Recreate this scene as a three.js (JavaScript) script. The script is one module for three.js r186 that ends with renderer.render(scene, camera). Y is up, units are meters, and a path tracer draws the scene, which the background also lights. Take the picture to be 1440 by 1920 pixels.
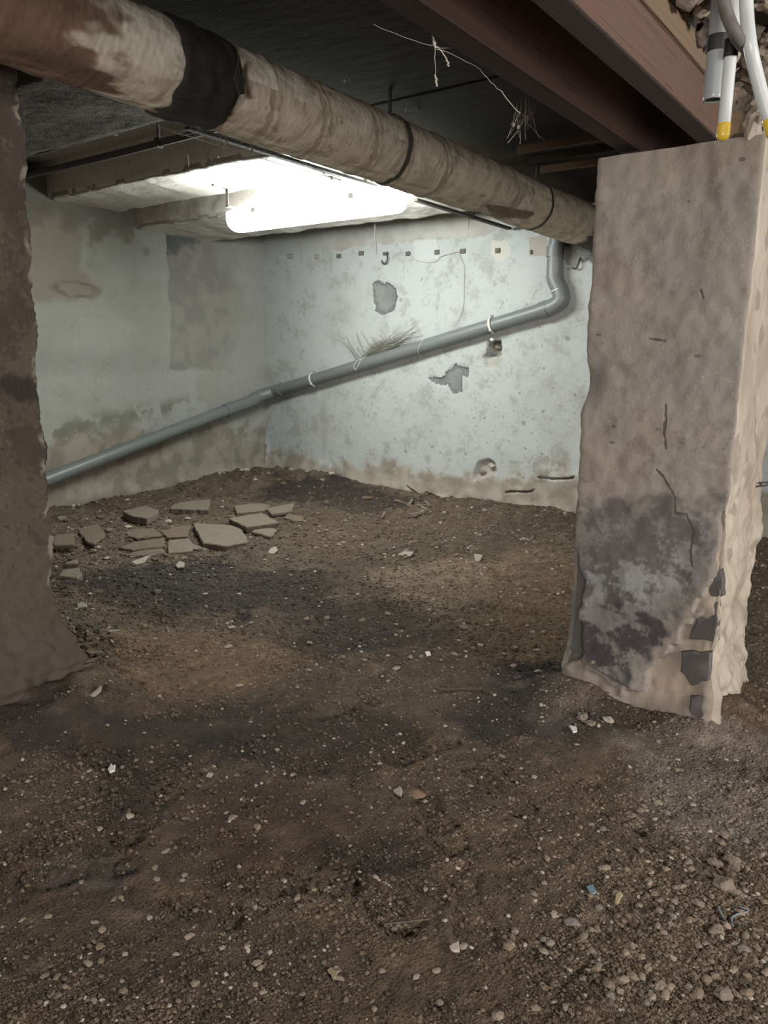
import * as THREE from 'three';
import { mergeGeometries, mergeVertices } from 'three/addons/utils/BufferGeometryUtils.js';
import { RoundedBoxGeometry } from 'three/addons/geometries/RoundedBoxGeometry.js';
import { RectAreaLightUniformsLib } from 'three/addons/lights/RectAreaLightUniformsLib.js';

// ---------- camera, lights outside the view, exposure ----------
const scene = new THREE.Scene();
scene.background = new THREE.Color(0x000000);
const FOCAL = 1440, EYE = 1.2;
const camera = new THREE.PerspectiveCamera(2 * Math.atan(960 / FOCAL) * 180 / Math.PI, 3 / 4, 0.05, 60);
camera.rotation.order = 'YXZ';
camera.position.set(0, EYE, 0);
camera.rotation.set(-11.2 * Math.PI / 180, 36.3 * Math.PI / 180, 0.75 * Math.PI / 180);
camera.updateMatrixWorld(true);
const renderer = new THREE.WebGLRenderer({ antialias: true });
renderer.toneMapping = THREE.LinearToneMapping;
renderer.toneMappingExposure = 1.0;
renderer.shadowMap.enabled = true;
RectAreaLightUniformsLib.init();
const LAMP_COLOR = new THREE.Color().setRGB(0.93, 1.0, 0.97);      // tube over the far bay
const LAMP_POWER = 46, LAMP_SIDE = 60, LAMP_UP = 6, LAMP_GLOW = 20;
const SIDE_COLOR = new THREE.Color().setRGB(1.0, 0.94, 0.88);      // two wall luminaires beyond the frame: on the right wall and behind the camera
const SIDE_POWER = 190, FRONT_POWER = 400, SIDE_GLOW = 3;

// ---------- noise and small helpers ----------
function rng(seed) { let s = seed >>> 0; return () => { s = (s + 0x6D2B79F5) | 0; let t = Math.imul(s ^ (s >>> 15), 1 | s); t = (t + Math.imul(t ^ (t >>> 7), 61 | t)) ^ t; return ((t ^ (t >>> 14)) >>> 0) / 4294967296; }; }
const PERM = new Uint8Array(512);
{ const r = rng(7), p = [...Array(256).keys()]; for (let i = 255; i > 0; i--) { const j = Math.floor(r() * (i + 1)); [p[i], p[j]] = [p[j], p[i]]; } for (let i = 0; i < 512; i++) PERM[i] = p[i & 255]; }
const GX = new Float32Array(256), GY = new Float32Array(256), GZ = new Float32Array(256);
{ const r = rng(11); for (let i = 0; i < 256; i++) { const a = r() * 6.2832, z = r() * 2 - 1, q = Math.sqrt(1 - z * z); GX[i] = q * Math.cos(a) * 1.5; GY[i] = q * Math.sin(a) * 1.5; GZ[i] = z * 1.5; } }
function noise(x, y, z = 0.37, per = 256) {
  const X = Math.floor(x), Y = Math.floor(y), Z = Math.floor(z); x -= X; y -= Y; z -= Z;
  const w = (a) => ((a % per) + per) % per;
  const x0 = w(X) & 255, x1 = w(X + 1) & 255, y0 = w(Y) & 255, y1 = w(Y + 1) & 255, z0 = Z & 255, z1 = (Z + 1) & 255;
  const u = x * x * x * (x * (x * 6 - 15) + 10), v = y * y * y * (y * (y * 6 - 15) + 10), t = z * z * z * (z * (z * 6 - 15) + 10);
  const g = (a, b, c, dx, dy, dz) => { const i = PERM[PERM[PERM[a] + b] + c]; return GX[i] * dx + GY[i] * dy + GZ[i] * dz; };
  const l = (a, b, k) => a + (b - a) * k;
  return l(l(l(g(x0, y0, z0, x, y, z), g(x1, y0, z0, x - 1, y, z), u), l(g(x0, y1, z0, x, y - 1, z), g(x1, y1, z0, x - 1, y - 1, z), u), v),
    l(l(g(x0, y0, z1, x, y, z - 1), g(x1, y0, z1, x - 1, y, z - 1), u), l(g(x0, y1, z1, x, y - 1, z - 1), g(x1, y1, z1, x - 1, y - 1, z - 1), u), v), t);
}
function fbm(x, y, z, oct = 4, per = 256) { let a = 0, k = 1, f = 1; for (let i = 0; i < oct; i++) { a += k * noise(x * f, y * f, z + i * 5.3, per * f); k *= 0.5; f *= 2; } return a; }
const clamp = (x, a = 0, b = 1) => Math.min(b, Math.max(a, x));
const step = (a, b, x) => { const t = clamp((x - a) / (b - a)); return t * t * (3 - 2 * t); };
const mixc = (a, b, k) => [a[0] + (b[0] - a[0]) * k, a[1] + (b[1] - a[1]) * k, a[2] + (b[2] - a[2]) * k];
const V = (x, y, z) => new THREE.Vector3(x, y, z);
const toS = (c) => (c <= 0.0031308 ? 12.92 * c : 1.055 * Math.pow(c, 1 / 2.4) - 0.055);

// where a sight line at a measured picture coordinate meets a real surface (x, y or z plane)
const eye = V(0, EYE, 0);
function sight(px, py) { return V(px - 720, 960 - py, -FOCAL).applyQuaternion(camera.quaternion).normalize(); }
function hit(px, py, axis, value) { const d = sight(px, py); return eye.clone().addScaledVector(d, (value - eye[axis]) / d[axis]); }
const BACK_Z = -5.65, LEFT_X = -5.68;
const onBack = (px, py, out = 0) => hit(px, py, 'z', BACK_Z + out);
const onLeft = (px, py, out = 0) => hit(px, py, 'x', LEFT_X + out);
const onFloor = (px, py, up = 0) => hit(px, py, 'y', up);
const PILLAR = { x0: -1.035, x1: -0.53, z0: -3.05, z1: -2.55, top: 1.85 };
const onPillar = (px, py) => hit(px, py, 'z', PILLAR.z1);

function polyDist(x, y, pts) { // signed distance to a closed polygon, negative inside
  let d = 1e9, inside = false;
  for (let i = 0, j = pts.length - 1; i < pts.length; j = i++) {
    const [ax, ay] = pts[j], [bx, by] = pts[i], ex = bx - ax, ey = by - ay, t = clamp(((x - ax) * ex + (y - ay) * ey) / (ex * ex + ey * ey));
    d = Math.min(d, Math.hypot(x - ax - ex * t, y - ay - ey * t));
    if ((ay > y) !== (by > y) && x < (bx - ax) * (y - ay) / (by - ay) + ax) inside = !inside;
  }
  return inside ? -d : d;
}
function lineDist(x, y, pts) { let d = 1e9; for (let i = 1; i < pts.length; i++) { const [ax, ay] = pts[i - 1], [bx, by] = pts[i], ex = bx - ax, ey = by - ay, t = clamp(((x - ax) * ex + (y - ay) * ey) / (ex * ex + ey * ey)); d = Math.min(d, Math.hypot(x - ax - ex * t, y - ay - ey * t)); } return d; }

// textures: fn(u, v) gives linear [r, g, b] and a relief of 0..1
function bake(w, h, fn, repeat) {
  const c = new Uint8Array(w * h * 4), b = new Uint8Array(w * h * 4);
  for (let j = 0; j < h; j++) for (let i = 0; i < w; i++) {
    const r = fn((i + 0.5) / w, (j + 0.5) / h), k = (j * w + i) * 4;
    for (let q = 0; q < 3; q++) c[k + q] = Math.round(255 * clamp(toS(Math.max(0, r[q]))));
    b[k] = b[k + 1] = b[k + 2] = Math.round(255 * clamp(r[3])); c[k + 3] = b[k + 3] = 255;
  }
  const make = (d, s) => { const t = new THREE.DataTexture(d, w, h, THREE.RGBAFormat); t.magFilter = THREE.LinearFilter; t.minFilter = THREE.LinearMipmapLinearFilter; t.generateMipmaps = true; t.wrapS = t.wrapT = repeat ? THREE.RepeatWrapping : THREE.ClampToEdgeWrapping; if (s) t.colorSpace = THREE.SRGBColorSpace; t.needsUpdate = true; return t; };
  return { map: make(c, true), bumpMap: make(b, false) };
}
function tile(t, sx, sy) { const o = {}; for (const k of ['map', 'bumpMap']) { o[k] = t[k].clone(); o[k].repeat.set(sx, sy); o[k].needsUpdate = true; } return o; }

// surfaces: a grid over (u, v) with its own positions, optional vertex colours
function grid(us, vs, pos, col) {
  const nu = us.length, nv = vs.length, P = new Float32Array(nu * nv * 3), U = new Float32Array(nu * nv * 2), C = col ? new Float32Array(nu * nv * 3) : null, I = [];
  for (let j = 0; j < nv; j++) for (let i = 0; i < nu; i++) {
    const k = j * nu + i, p = pos(us[i], vs[j]); P.set(p.slice(0, 3), k * 3); U[k * 2] = p[3] ?? us[i]; U[k * 2 + 1] = p[4] ?? vs[j];
    if (C) C.set(col(us[i], vs[j], p), k * 3);
  }
  for (let j = 0; j < nv - 1; j++) for (let i = 0; i < nu - 1; i++) { const a = j * nu + i, b = a + 1, c = a + nu, d = c + 1; I.push(a, b, d, a, d, c); }
  const g = new THREE.BufferGeometry(); g.setAttribute('position', new THREE.BufferAttribute(P, 3)); g.setAttribute('uv', new THREE.BufferAttribute(U, 2)); if (C) g.setAttribute('color', new THREE.BufferAttribute(C, 3));
  g.setIndex(I); g.computeVertexNormals(); return g;
}
const steps = (...spec) => { const o = [spec[0]]; for (let i = 1; i < spec.length; i += 2) { const a = o[o.length - 1], b = spec[i], n = Math.max(1, Math.round(Math.abs(b - a) / spec[i + 1])); for (let k = 1; k <= n; k++) o.push(a + (b - a) * k / n); } return o; };
function withColor(g, c = [1, 1, 1]) { const n = g.attributes.position.count, a = new Float32Array(n * 3); for (let i = 0; i < n; i++) a.set(typeof c === 'function' ? c(V().fromBufferAttribute(g.attributes.position, i)) : c, i * 3); g.setAttribute('color', new THREE.BufferAttribute(a, 3)); return g; }
function join(list) { const l = list.map((g) => (g.index ? g : mergeVertices(g))); return l.length === 1 ? l[0] : mergeGeometries(l); }
function box(x0, x1, y0, y1, z0, z1, r = 0) { const g = r ? new RoundedBoxGeometry(x1 - x0, y1 - y0, z1 - z0, 2, r) : new THREE.BoxGeometry(x1 - x0, y1 - y0, z1 - z0); g.translate((x0 + x1) / 2, (y0 + y1) / 2, (z0 + z1) / 2); return g; }
function tube(pts, r, seg = 24, rad = 8, tension = 0.5) { const c = new THREE.CatmullRomCurve3(pts, false, 'catmullrom', tension); return new THREE.TubeGeometry(c, seg, r, rad); }
function capped(pts, r, seg, rad) { const g = tube(pts, r, seg, rad), a = new THREE.SphereGeometry(r * 0.999, rad, 6), b = a.clone(); a.translate(pts[0].x, pts[0].y, pts[0].z); const e = pts[pts.length - 1]; b.translate(e.x, e.y, e.z); return mergeGeometries([g, a, b]); }
function bar(a, b, r, rad = 10) { const d = b.clone().sub(a), g = new THREE.CylinderGeometry(r, r, d.length(), rad); g.applyQuaternion(new THREE.Quaternion().setFromUnitVectors(V(0, 1, 0), d.normalize())); g.translate((a.x + b.x) / 2, (a.y + b.y) / 2, (a.z + b.z) / 2); return g; }
// a box cut into small cells whose surface is worn by noise (one closed skin)
function wornBox(x0, x1, y0, y1, z0, z1, cell, amp, freq, round = 0.02, seed = 0) {
  const n = (d) => Math.max(1, Math.min(220, Math.round(d / cell)));
  const g = new THREE.BoxGeometry(x1 - x0, y1 - y0, z1 - z0, n(x1 - x0), n(y1 - y0), n(z1 - z0)), P = g.attributes.position, c = V((x0 + x1) / 2, (y0 + y1) / 2, (z0 + z1) / 2), h = V((x1 - x0) / 2 - round, (y1 - y0) / 2 - round, (z1 - z0) / 2 - round);
  for (let i = 0; i < P.count; i++) {
    const p = V().fromBufferAttribute(P, i), q = p.clone().clamp(h.clone().negate(), h), d = p.clone().sub(q); const L = d.length(); if (L > 0) p.copy(q).addScaledVector(d.divideScalar(L), round);
    p.add(c); const k = fbm(p.x * freq, p.y * freq, p.z * freq + seed, 4); p.addScaledVector(d, k * amp); P.setXYZ(i, p.x, p.y, p.z);
  }
  g.deleteAttribute('normal'); const uv = g.attributes.uv; g.deleteAttribute('uv'); const m = mergeVertices(g, 1e-5); m.computeVertexNormals();
  const q = m.attributes.position, nn = m.attributes.normal, u = new Float32Array(q.count * 2);
  for (let i = 0; i < q.count; i++) { const ax = Math.abs(nn.getX(i)), ay = Math.abs(nn.getY(i)), az = Math.abs(nn.getZ(i)); u[i * 2] = ax > az && ax > ay ? q.getZ(i) : q.getX(i); u[i * 2 + 1] = ay > ax && ay > az ? q.getZ(i) : q.getY(i); }
  m.setAttribute('uv', new THREE.BufferAttribute(u, 2)); return m;
}
function rock(seed, flat = 0.6, detail = 1, rough = 0.35) { // unit stone
  const g = mergeVertices((() => { const a = new THREE.IcosahedronGeometry(1, detail); a.deleteAttribute('normal'); a.deleteAttribute('uv'); return a; })(), 1e-4), P = g.attributes.position;
  for (let i = 0; i < P.count; i++) { const p = V().fromBufferAttribute(P, i), k = 1 + rough * noise(p.x * 1.3 + seed * 7.1, p.y * 1.3, p.z * 1.3 + seed); P.setXYZ(i, p.x * k, p.y * k * flat, p.z * k * 0.85); }
  const f = g.toNonIndexed(); f.computeVertexNormals(); const n = f.attributes.position.count, u = new Float32Array(n * 2); for (let i = 0; i < n; i++) { u[i * 2] = f.attributes.position.getX(i) * 0.05; u[i * 2 + 1] = f.attributes.position.getZ(i) * 0.05; } f.setAttribute('uv', new THREE.BufferAttribute(u, 2)); return f;
}
// a flat broken piece from a plan outline (points [x, z]) of thickness t, with chipped edges
function shard(pts, t, seed, seg = 0.03, chip = 0.006) {
  const r = rng(seed), o = []; for (let i = 0; i < pts.length; i++) { const a = pts[i], b = pts[(i + 1) % pts.length], L = Math.hypot(b[0] - a[0], b[1] - a[1]), n = Math.max(1, Math.round(L / seg)); for (let k = 0; k < n; k++) { const q = k / n, j = k ? chip : 0; o.push([a[0] + (b[0] - a[0]) * q + (r() - 0.5) * 2 * j, a[1] + (b[1] - a[1]) * q + (r() - 0.5) * 2 * j]); } }
  const sh = new THREE.Shape(o.map(([x, z]) => new THREE.Vector2(x, -z))), be = Math.min(t * 0.22, 0.006);
  const g = new THREE.ExtrudeGeometry(sh, { depth: t - 2 * be, bevelEnabled: true, bevelThickness: be, bevelSize: be, bevelOffset: -be, bevelSegments: 1, curveSegments: 2 }); g.rotateX(-Math.PI / 2); g.translate(0, be, 0); return g;
}

// ---------- naming ----------
const used = {};
function numbered(n) { const b = n.replace(/_\d{3}$/, ''); used[b] = (used[b] ?? -1) + 1; return used[b] ? `${b}_${String(used[b]).padStart(3, '0')}` : b; }
function shadows(o) { o.traverse((m) => { if (m.isMesh) { m.castShadow = true; m.receiveShadow = true; } }); return o; }
function meshOf(name, geo, mat, label) { const m = new THREE.Mesh(geo, mat); m.name = name; if (label) m.userData.label = label; return m; }
// parts: [name, geometry in the place's axes, material, { label, kids }]; the thing's origin is at the middle of its base
function thing(name, label, category, parts, group) {
  const bb = new THREE.Box3(), all = (l) => l.forEach(([, g, , o]) => { g.computeBoundingBox(); bb.union(g.boundingBox); if (o?.kids) all(o.kids); }); all(parts);
  const c = bb.getCenter(V()); c.y = bb.min.y;
  const put = (parent, l) => { const seen = {}; l.forEach(([n, g, m, o]) => { g.translate(-c.x, -c.y, -c.z); seen[n] = (seen[n] ?? -1) + 1; const k = meshOf(seen[n] ? `${n}_${String(seen[n]).padStart(3, '0')}` : n, g, m, o?.label); if (o?.stuff) k.userData.kind = 'stuff'; parent.add(k); if (o?.kids) put(k, o.kids); }); };
  let root;
  if (parts.length === 1 && !parts[0][3]?.kids) { const [, g, m] = parts[0]; g.translate(-c.x, -c.y, -c.z); root = new THREE.Mesh(g, m); } else { root = new THREE.Group(); put(root, parts); }
  root.name = numbered(name); root.position.copy(c); Object.assign(root.userData, { label, category }); if (group) root.userData.group = group;
  scene.add(shadows(root)); return root;
}
function structure(name, geo, mat) { const m = new THREE.Mesh(geo, mat); m.name = name; m.userData.kind = 'structure'; scene.add(shadows(m)); return m; }

// ---------- shared materials ----------
const dirtTex = bake(1024, 1024, (u, v) => { // 0.9 m square of crumbly earth
  const x = u * 16, y = v * 16, a = fbm(x, y, 1.5, 5, 16), g = noise(u * 128, v * 128, 3.1, 128), s = noise(u * 64, v * 64, 8.2, 64), f = noise(u * 250, v * 250, 4.4, 250);
  const chip = s > 0.52 ? 1 : 0, k = 0.62 + 0.12 * a + 0.14 * g + 0.12 * f + 0.16 * chip - 0.12 * step(0.35, 0.6, -g);
  return [k * 1.02, k, k * 0.98, 0.45 + 0.1 * a + 0.14 * g + 0.1 * f + 0.16 * step(0.4, 0.6, s)];
}, true);
const plasterTex = bake(1024, 1024, (u, v) => { // 1 m square of rough render
  const a = fbm(u * 12, v * 12, 2.2, 6, 12), g = noise(u * 100, v * 100, 5.1, 100), s = noise(u * 45, v * 45, 6.6, 45), f = noise(u * 240, v * 240, 1.3, 240), pit = step(0.62, 0.78, s);
  const k = 0.74 + 0.1 * a + 0.05 * g + 0.05 * f - 0.2 * pit;
  return [k, k * 0.995, k * 0.985, 0.5 + 0.22 * a + 0.08 * g + 0.05 * f - 0.3 * pit];
}, true);
const woodTex = bake(512, 512, (u, v) => { const a = fbm(u * 4, v * 40, 1.1, 4, 4), g = fbm(u * 10, v * 10, 7.7, 3, 10), k = 0.72 + 0.14 * a + 0.1 * g; return [k, k * 0.97, k * 0.94, 0.5 + 0.3 * a]; }, true);
const smearTex = bake(256, 512, (u, v) => { const a = fbm(u * 5, v * 9, 3.7, 5, 4), b = noise(u * 40, v * 60, 2.2), c = mixc(mixc([0.075, 0.068, 0.066], [0.15, 0.14, 0.132], clamp(0.5 + a)), [0.3, 0.27, 0.23], step(0.45, 0.75, a + 0.35 * b)); return [...c, 0.5 + 0.3 * a + 0.1 * b]; }, true);
const std = (o) => new THREE.MeshStandardMaterial({ roughness: 0.95, metalness: 0, ...o });
const lin = (r, g, b) => new THREE.Color().setRGB(r, g, b);
const M = {
  concrete: std({ ...plasterTex, bumpScale: 0.012, vertexColors: true }),
  rib: std({ ...tile(plasterTex, 1.3, 1.3), bumpScale: 0.01, color: lin(0.84, 0.79, 0.71) }),
  ribShade: std({ ...tile(plasterTex, 1.3, 1.3), bumpScale: 0.01, color: lin(0.095, 0.078, 0.056) }),  // same concrete as the other ribs, darkened to paint in their dimmer light
  girder: std({ ...tile(plasterTex, 1.5, 1.5), bumpScale: 0.003, color: lin(0.18, 0.106, 0.082), roughness: 0.8 }),
  girderDark: std({ ...tile(plasterTex, 1.5, 1.5), bumpScale: 0.003, color: lin(0.24, 0.15, 0.13), roughness: 0.85 }),
  boardShade: new THREE.MeshPhysicalMaterial({ bumpMap: plasterTex.bumpMap, bumpScale: 0.003, color: lin(0.046, 0.042, 0.033), roughness: 1, specularIntensity: 0.15 }),  // ceiling shade right of the pipe put into a near-black colour
  girderUnderShade: std({ ...tile(plasterTex, 1.5, 1.5), bumpScale: 0.003, color: lin(0.07, 0.05, 0.042), roughness: 0.85 }),  // girder colour darkened; shade on the undersides is painted in
  pvc: new THREE.MeshPhysicalMaterial({ color: lin(0.15, 0.16, 0.16), roughness: 0.42, bumpMap: plasterTex.bumpMap, bumpScale: 0.0006 }),
  pvcDark: new THREE.MeshPhysicalMaterial({ color: lin(0.15, 0.16, 0.16), roughness: 0.45 }),
  conduitGrey: new THREE.MeshPhysicalMaterial({ color: lin(0.26, 0.28, 0.285), roughness: 0.38 }),
  conduitWhite: new THREE.MeshPhysicalMaterial({ color: lin(0.5, 0.535, 0.545), roughness: 0.35 }),
  yellow: new THREE.MeshPhysicalMaterial({ color: lin(0.62, 0.43, 0.05), roughness: 0.35, clearcoat: 0.4 }),
  rubber: std({ color: lin(0.02, 0.02, 0.02), roughness: 0.6 }),
  iron: std({ color: lin(0.06, 0.052, 0.046), roughness: 0.8, bumpMap: plasterTex.bumpMap, bumpScale: 0.002 }),
  ironPale: std({ color: lin(0.2, 0.19, 0.17), roughness: 0.7 }),
  clip: std({ color: lin(0.55, 0.55, 0.5), roughness: 0.5 }),
  cord: std({ color: lin(0.45, 0.44, 0.4), roughness: 0.8 }),
  straw: std({ color: lin(0.2, 0.19, 0.155) }),
  timber: std({ ...woodTex, bumpScale: 0.003, color: lin(0.3, 0.22, 0.15) }),
  timberDark: std({ ...woodTex, bumpScale: 0.003, color: lin(0.085, 0.068, 0.052) }),
  plug: std({ ...woodTex, bumpScale: 0.002, color: lin(0.17, 0.15, 0.13) }),
  plugPale: std({ ...woodTex, bumpScale: 0.002, color: lin(0.38, 0.37, 0.34) }),
  stone: std({ ...plasterTex, bumpScale: 0.008, color: lin(0.3, 0.25, 0.2) }),
  stoneDark: std({ ...plasterTex, bumpScale: 0.006, color: lin(0.12, 0.1, 0.085) }),
  stonePale: std({ ...plasterTex, bumpScale: 0.006, color: lin(0.5, 0.45, 0.38) }),
  slab: std({ ...tile(plasterTex, 2, 2), bumpScale: 0.006, color: lin(0.24, 0.198, 0.15) }),
  slabDirty: std({ ...tile(plasterTex, 2, 2), bumpScale: 0.006, color: lin(0.19, 0.142, 0.1) }),
  brickDark: std({ ...smearTex, bumpScale: 0.004 }),
  web: std({ color: lin(0.42, 0.4, 0.36), roughness: 1 }),
  webDust: std({ color: lin(0.36, 0.34, 0.3), roughness: 1 }),
  white: std({ color: lin(0.72, 0.72, 0.7), roughness: 0.7 }),
  blue: std({ color: lin(0.16, 0.25, 0.31), roughness: 0.5 }),
  bluePale: std({ color: lin(0.2, 0.24, 0.28), roughness: 0.5 }),
  glow: std({ color: 0xffffff, emissive: LAMP_COLOR, emissiveIntensity: LAMP_GLOW, roughness: 0.6 }),
  glowSide: std({ color: 0xffffff, emissive: SIDE_COLOR, emissiveIntensity: SIDE_GLOW, roughness: 0.6 }),
  lampBody: std({ color: lin(0.5, 0.51, 0.5), roughness: 0.5 }),
};

// ---------- floor ----------
// a patch on the ground: centre and half-axes measured in the photograph, laid onto the floor as an ellipse
function patch(px, py, rx, ry) {
  const c = onFloor(px, py), a = onFloor(px + rx, py).sub(c), b = onFloor(px, py + ry).sub(c), det = a.x * b.z - a.z * b.x;
  return (x, z) => { const dx = x - c.x, dz = z - c.z, s = (dx * b.z - dz * b.x) / det, t = (a.x * dz - a.z * dx) / det; return Math.hypot(s, t); };
}
const DARK = [0.052, 0.039, 0.031], SOOT = [0.062, 0.052, 0.048], OCHRE = [0.25, 0.17, 0.1], TAN = [0.21, 0.16, 0.115], GREY_LIT = [0.38, 0.345, 0.325], EARTH = [0.175, 0.13, 0.092], RED = [0.12, 0.078, 0.055];
const soil = [
  [300, 1230, 240, 70, [0.33, 0.225, 0.135], 0.85], [700, 1000, 330, 60, [0.14, 0.1, 0.07], 0.6], [860, 1090, 150, 60, [0.42, 0.315, 0.215], 0.8], [1010, 1090, 110, 90, [0.36, 0.26, 0.165], 0.6], [1000, 1130, 130, 100, OCHRE, 0.65], [1020, 1215, 60, 40, OCHRE, 0.9], [640, 1010, 90, 30, [0.2, 0.14, 0.085], 0.5],  // mid-floor tan raised, far patch lowered: lamp light put into soil colours
  [350, 1090, 190, 52, DARK, 0.95], [455, 1142, 16, 22, DARK, 1], [560, 1105, 70, 50, DARK, 0.75], [690, 1165, 130, 60, DARK, 0.6], [640, 1195, 90, 30, DARK, 0.6],
  [1000, 1265, 75, 34, DARK, 1], [940, 1330, 110, 55, SOOT, 0.95], [1130, 1370, 130, 40, SOOT, 0.7], [560, 1390, 240, 80, DARK, 0.6], [330, 1400, 200, 60, DARK, 0.5], [500, 1530, 170, 90, RED, 0.75], [720, 1600, 110, 50, DARK, 0.75],
  [230, 1480, 50, 90, DARK, 0.6], [600, 925, 110, 18, DARK, 0.95], [700, 945, 90, 12, DARK, 0.8], [800, 1300, 120, 40, TAN, 0.6], [160, 1240, 70, 60, DARK, 0.5], [60, 1350, 120, 50, SOOT, 0.7],
  [60, 1480, 120, 60, TAN, 0.7], [1380, 1470, 190, 120, GREY_LIT, 0.68], [1250, 1400, 120, 40, [0.3, 0.265, 0.235], 0.6], [1000, 1500, 200, 120, TAN, 0.55], [1250, 1700, 320, 180, [0.25, 0.195, 0.145], 0.6], [300, 1800, 330, 120, [0.16, 0.128, 0.1], 0.6], [620, 1700, 160, 70, TAN, 0.45], [150, 1640, 80, 40, [0.17, 0.15, 0.135], 0.6], [1420, 1180, 60, 120, EARTH, 1], [1060, 1340, 70, 40, [0.22, 0.19, 0.17], 0.6], [880, 1560, 160, 60, TAN, 0.4],  // right-hand grey raised, its brighter light put into the colour
].map(([px, py, rx, ry, c, k]) => ({ f: patch(px, py, rx, ry), c, k }));
const prints = [[820, 1540, 0.7], [790, 1410, 1.9], [150, 1640, 2.3], [930, 1480, 0.4], [700, 1680, 0.2], [340, 1700, -0.4], [1140, 1500, 0.5], [560, 1650, 2.6], [280, 1530, 1.2], [1060, 1120, 1.4], [640, 1330, 2.0], [880, 1700, 0.9]].map(([px, py, a]) => { const c = onFloor(px, py); return { x: c.x, z: c.z, c: Math.cos(a), s: Math.sin(a) }; });
const bumps = [ // mounds: [px, py, radius m, height m]
  [500, 905, 0.55, 0.1], [400, 915, 0.4, 0.06], [620, 915, 0.4, 0.07], [700, 930, 0.3, 0.05], [1055, 1310, 0.2, 0.05], [1150, 1375, 0.25, 0.03], [780, 965, 0.25, 0.05], [1020, 985, 0.45, 0.05], [165, 1210, 0.22, 0.05], [100, 1320, 0.4, 0.06], [200, 1300, 0.25, 0.025], [1380, 1340, 0.25, 0.04], [900, 960, 0.4, 0.04], [130, 1010, 0.4, 0.03],
].map(([px, py, r, h]) => { const c = onFloor(px, py); return [c.x, c.z, r, h]; });
const foot = (x, z) => { const dx = Math.max(PILLAR.x0 - x, x - PILLAR.x1, 0), dz = Math.max(PILLAR.z0 - z, z - PILLAR.z1, 0); return Math.hypot(dx, dz); };
function floorH(x, z) {
  let h = 0.022 * fbm(x * 1.1, z * 1.1, 3.3, 3) + 0.009 * fbm(x * 6, z * 6, 9.1, 3);
  for (const [bx, bz, r, k] of bumps) { const d = Math.hypot(x - bx, z - bz) / r; if (d < 2.2) h += k * Math.exp(-d * d * 1.6) * (1 + 0.5 * noise(x * 9, z * 9, 2)); }
  const wall = Math.min(z - BACK_Z, x - LEFT_X); if (wall < 0.5) h += 0.035 * step(0.35, 0, wall) * (1 + 0.6 * noise(x * 3, z * 3, 5));
  for (const p of prints) {
    const dx = x - p.x, dz = z - p.z, a = dx * p.c + dz * p.s, b = -dx * p.s + dz * p.c; if (Math.abs(a) > 0.24 || Math.abs(b) > 0.12) continue;
    const w = 0.046 - 0.012 * step(-0.05, 0.0, -Math.abs(a + 0.03) + 0.02) + (a > 0 ? 0.006 : 0), e = Math.hypot(Math.max(0, Math.abs(a) - 0.1) / 0.05, b / w), edge = step(1.1, 0.9, e);
    h += -0.006 * edge + 0.0035 * Math.exp(-((e - 1.2) ** 2) * 30) + edge * 0.0016 * Math.sin(a * 210 + Math.abs(b) * 90);
  }
  const near = step(-3.6, -3.0, z) * step(-3.4, -2.8, x); if (near > 0) h += near * (0.005 * noise(x * 16, z * 16, 7.7) + 0.0045 * noise(x * 38, z * 38, 1.7));
  else h += 0.009 * noise(x * 13, z * 13, 7.7) + 0.008 * noise(x * 27, z * 27, 1.7);
  const fd = foot(x, z); if (fd < 0.3) h += 0.03 * Math.exp(-((fd / 0.09) ** 2)) * (1 + 0.6 * noise(x * 11, z * 11, 3.3));
  return h;
}
function floorC(x, z) {
  const n1 = fbm(x * 2.3, z * 2.3, 4.4, 4), n2 = fbm(x * 9, z * 9, 6.1, 4), n3 = noise(x * 33, z * 33, 2.6);
  let c = mixc(EARTH, n1 > 0 ? TAN : RED, Math.min(0.6, Math.abs(n1) * 0.9));
  for (const { f, c: k, k: s } of soil) { const d = f(x, z); if (d < 1.9) c = mixc(c, k, s * step(1.25, 0.75, d + 0.33 * n1 + 0.3 * n2)); }
  const g = 1 + 0.22 * n2 + 0.12 * n3; const k = 0.86 * (1 + 0.25 * step(0.35, 0.6, n3 + 0.5 * n2)) * g; return [c[0] * k, c[1] * k * 0.97, c[2] * k * 0.93];
}
{
  const xs = steps(-5.78, -3.2, 0.016, 0.35, 0.009, 3.1, 0.07), zs = steps(-5.75, -3.3, 0.016, -0.55, 0.009, 2.3, 0.07, 4.9, 0.2);
  const top = grid(zs, xs, (z, x) => [x, floorH(x, z), z, x / 0.9, z / 0.9], (z, x) => floorC(x, z));
  const base = withColor(box(-5.95, 3.25, -0.35, -0.09, -5.95, 5.0), [0.2, 0.15, 0.1]);
  structure('floor', join([top, base]), std({ ...dirtTex, bumpScale: 0.012, vertexColors: true }));
}

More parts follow.
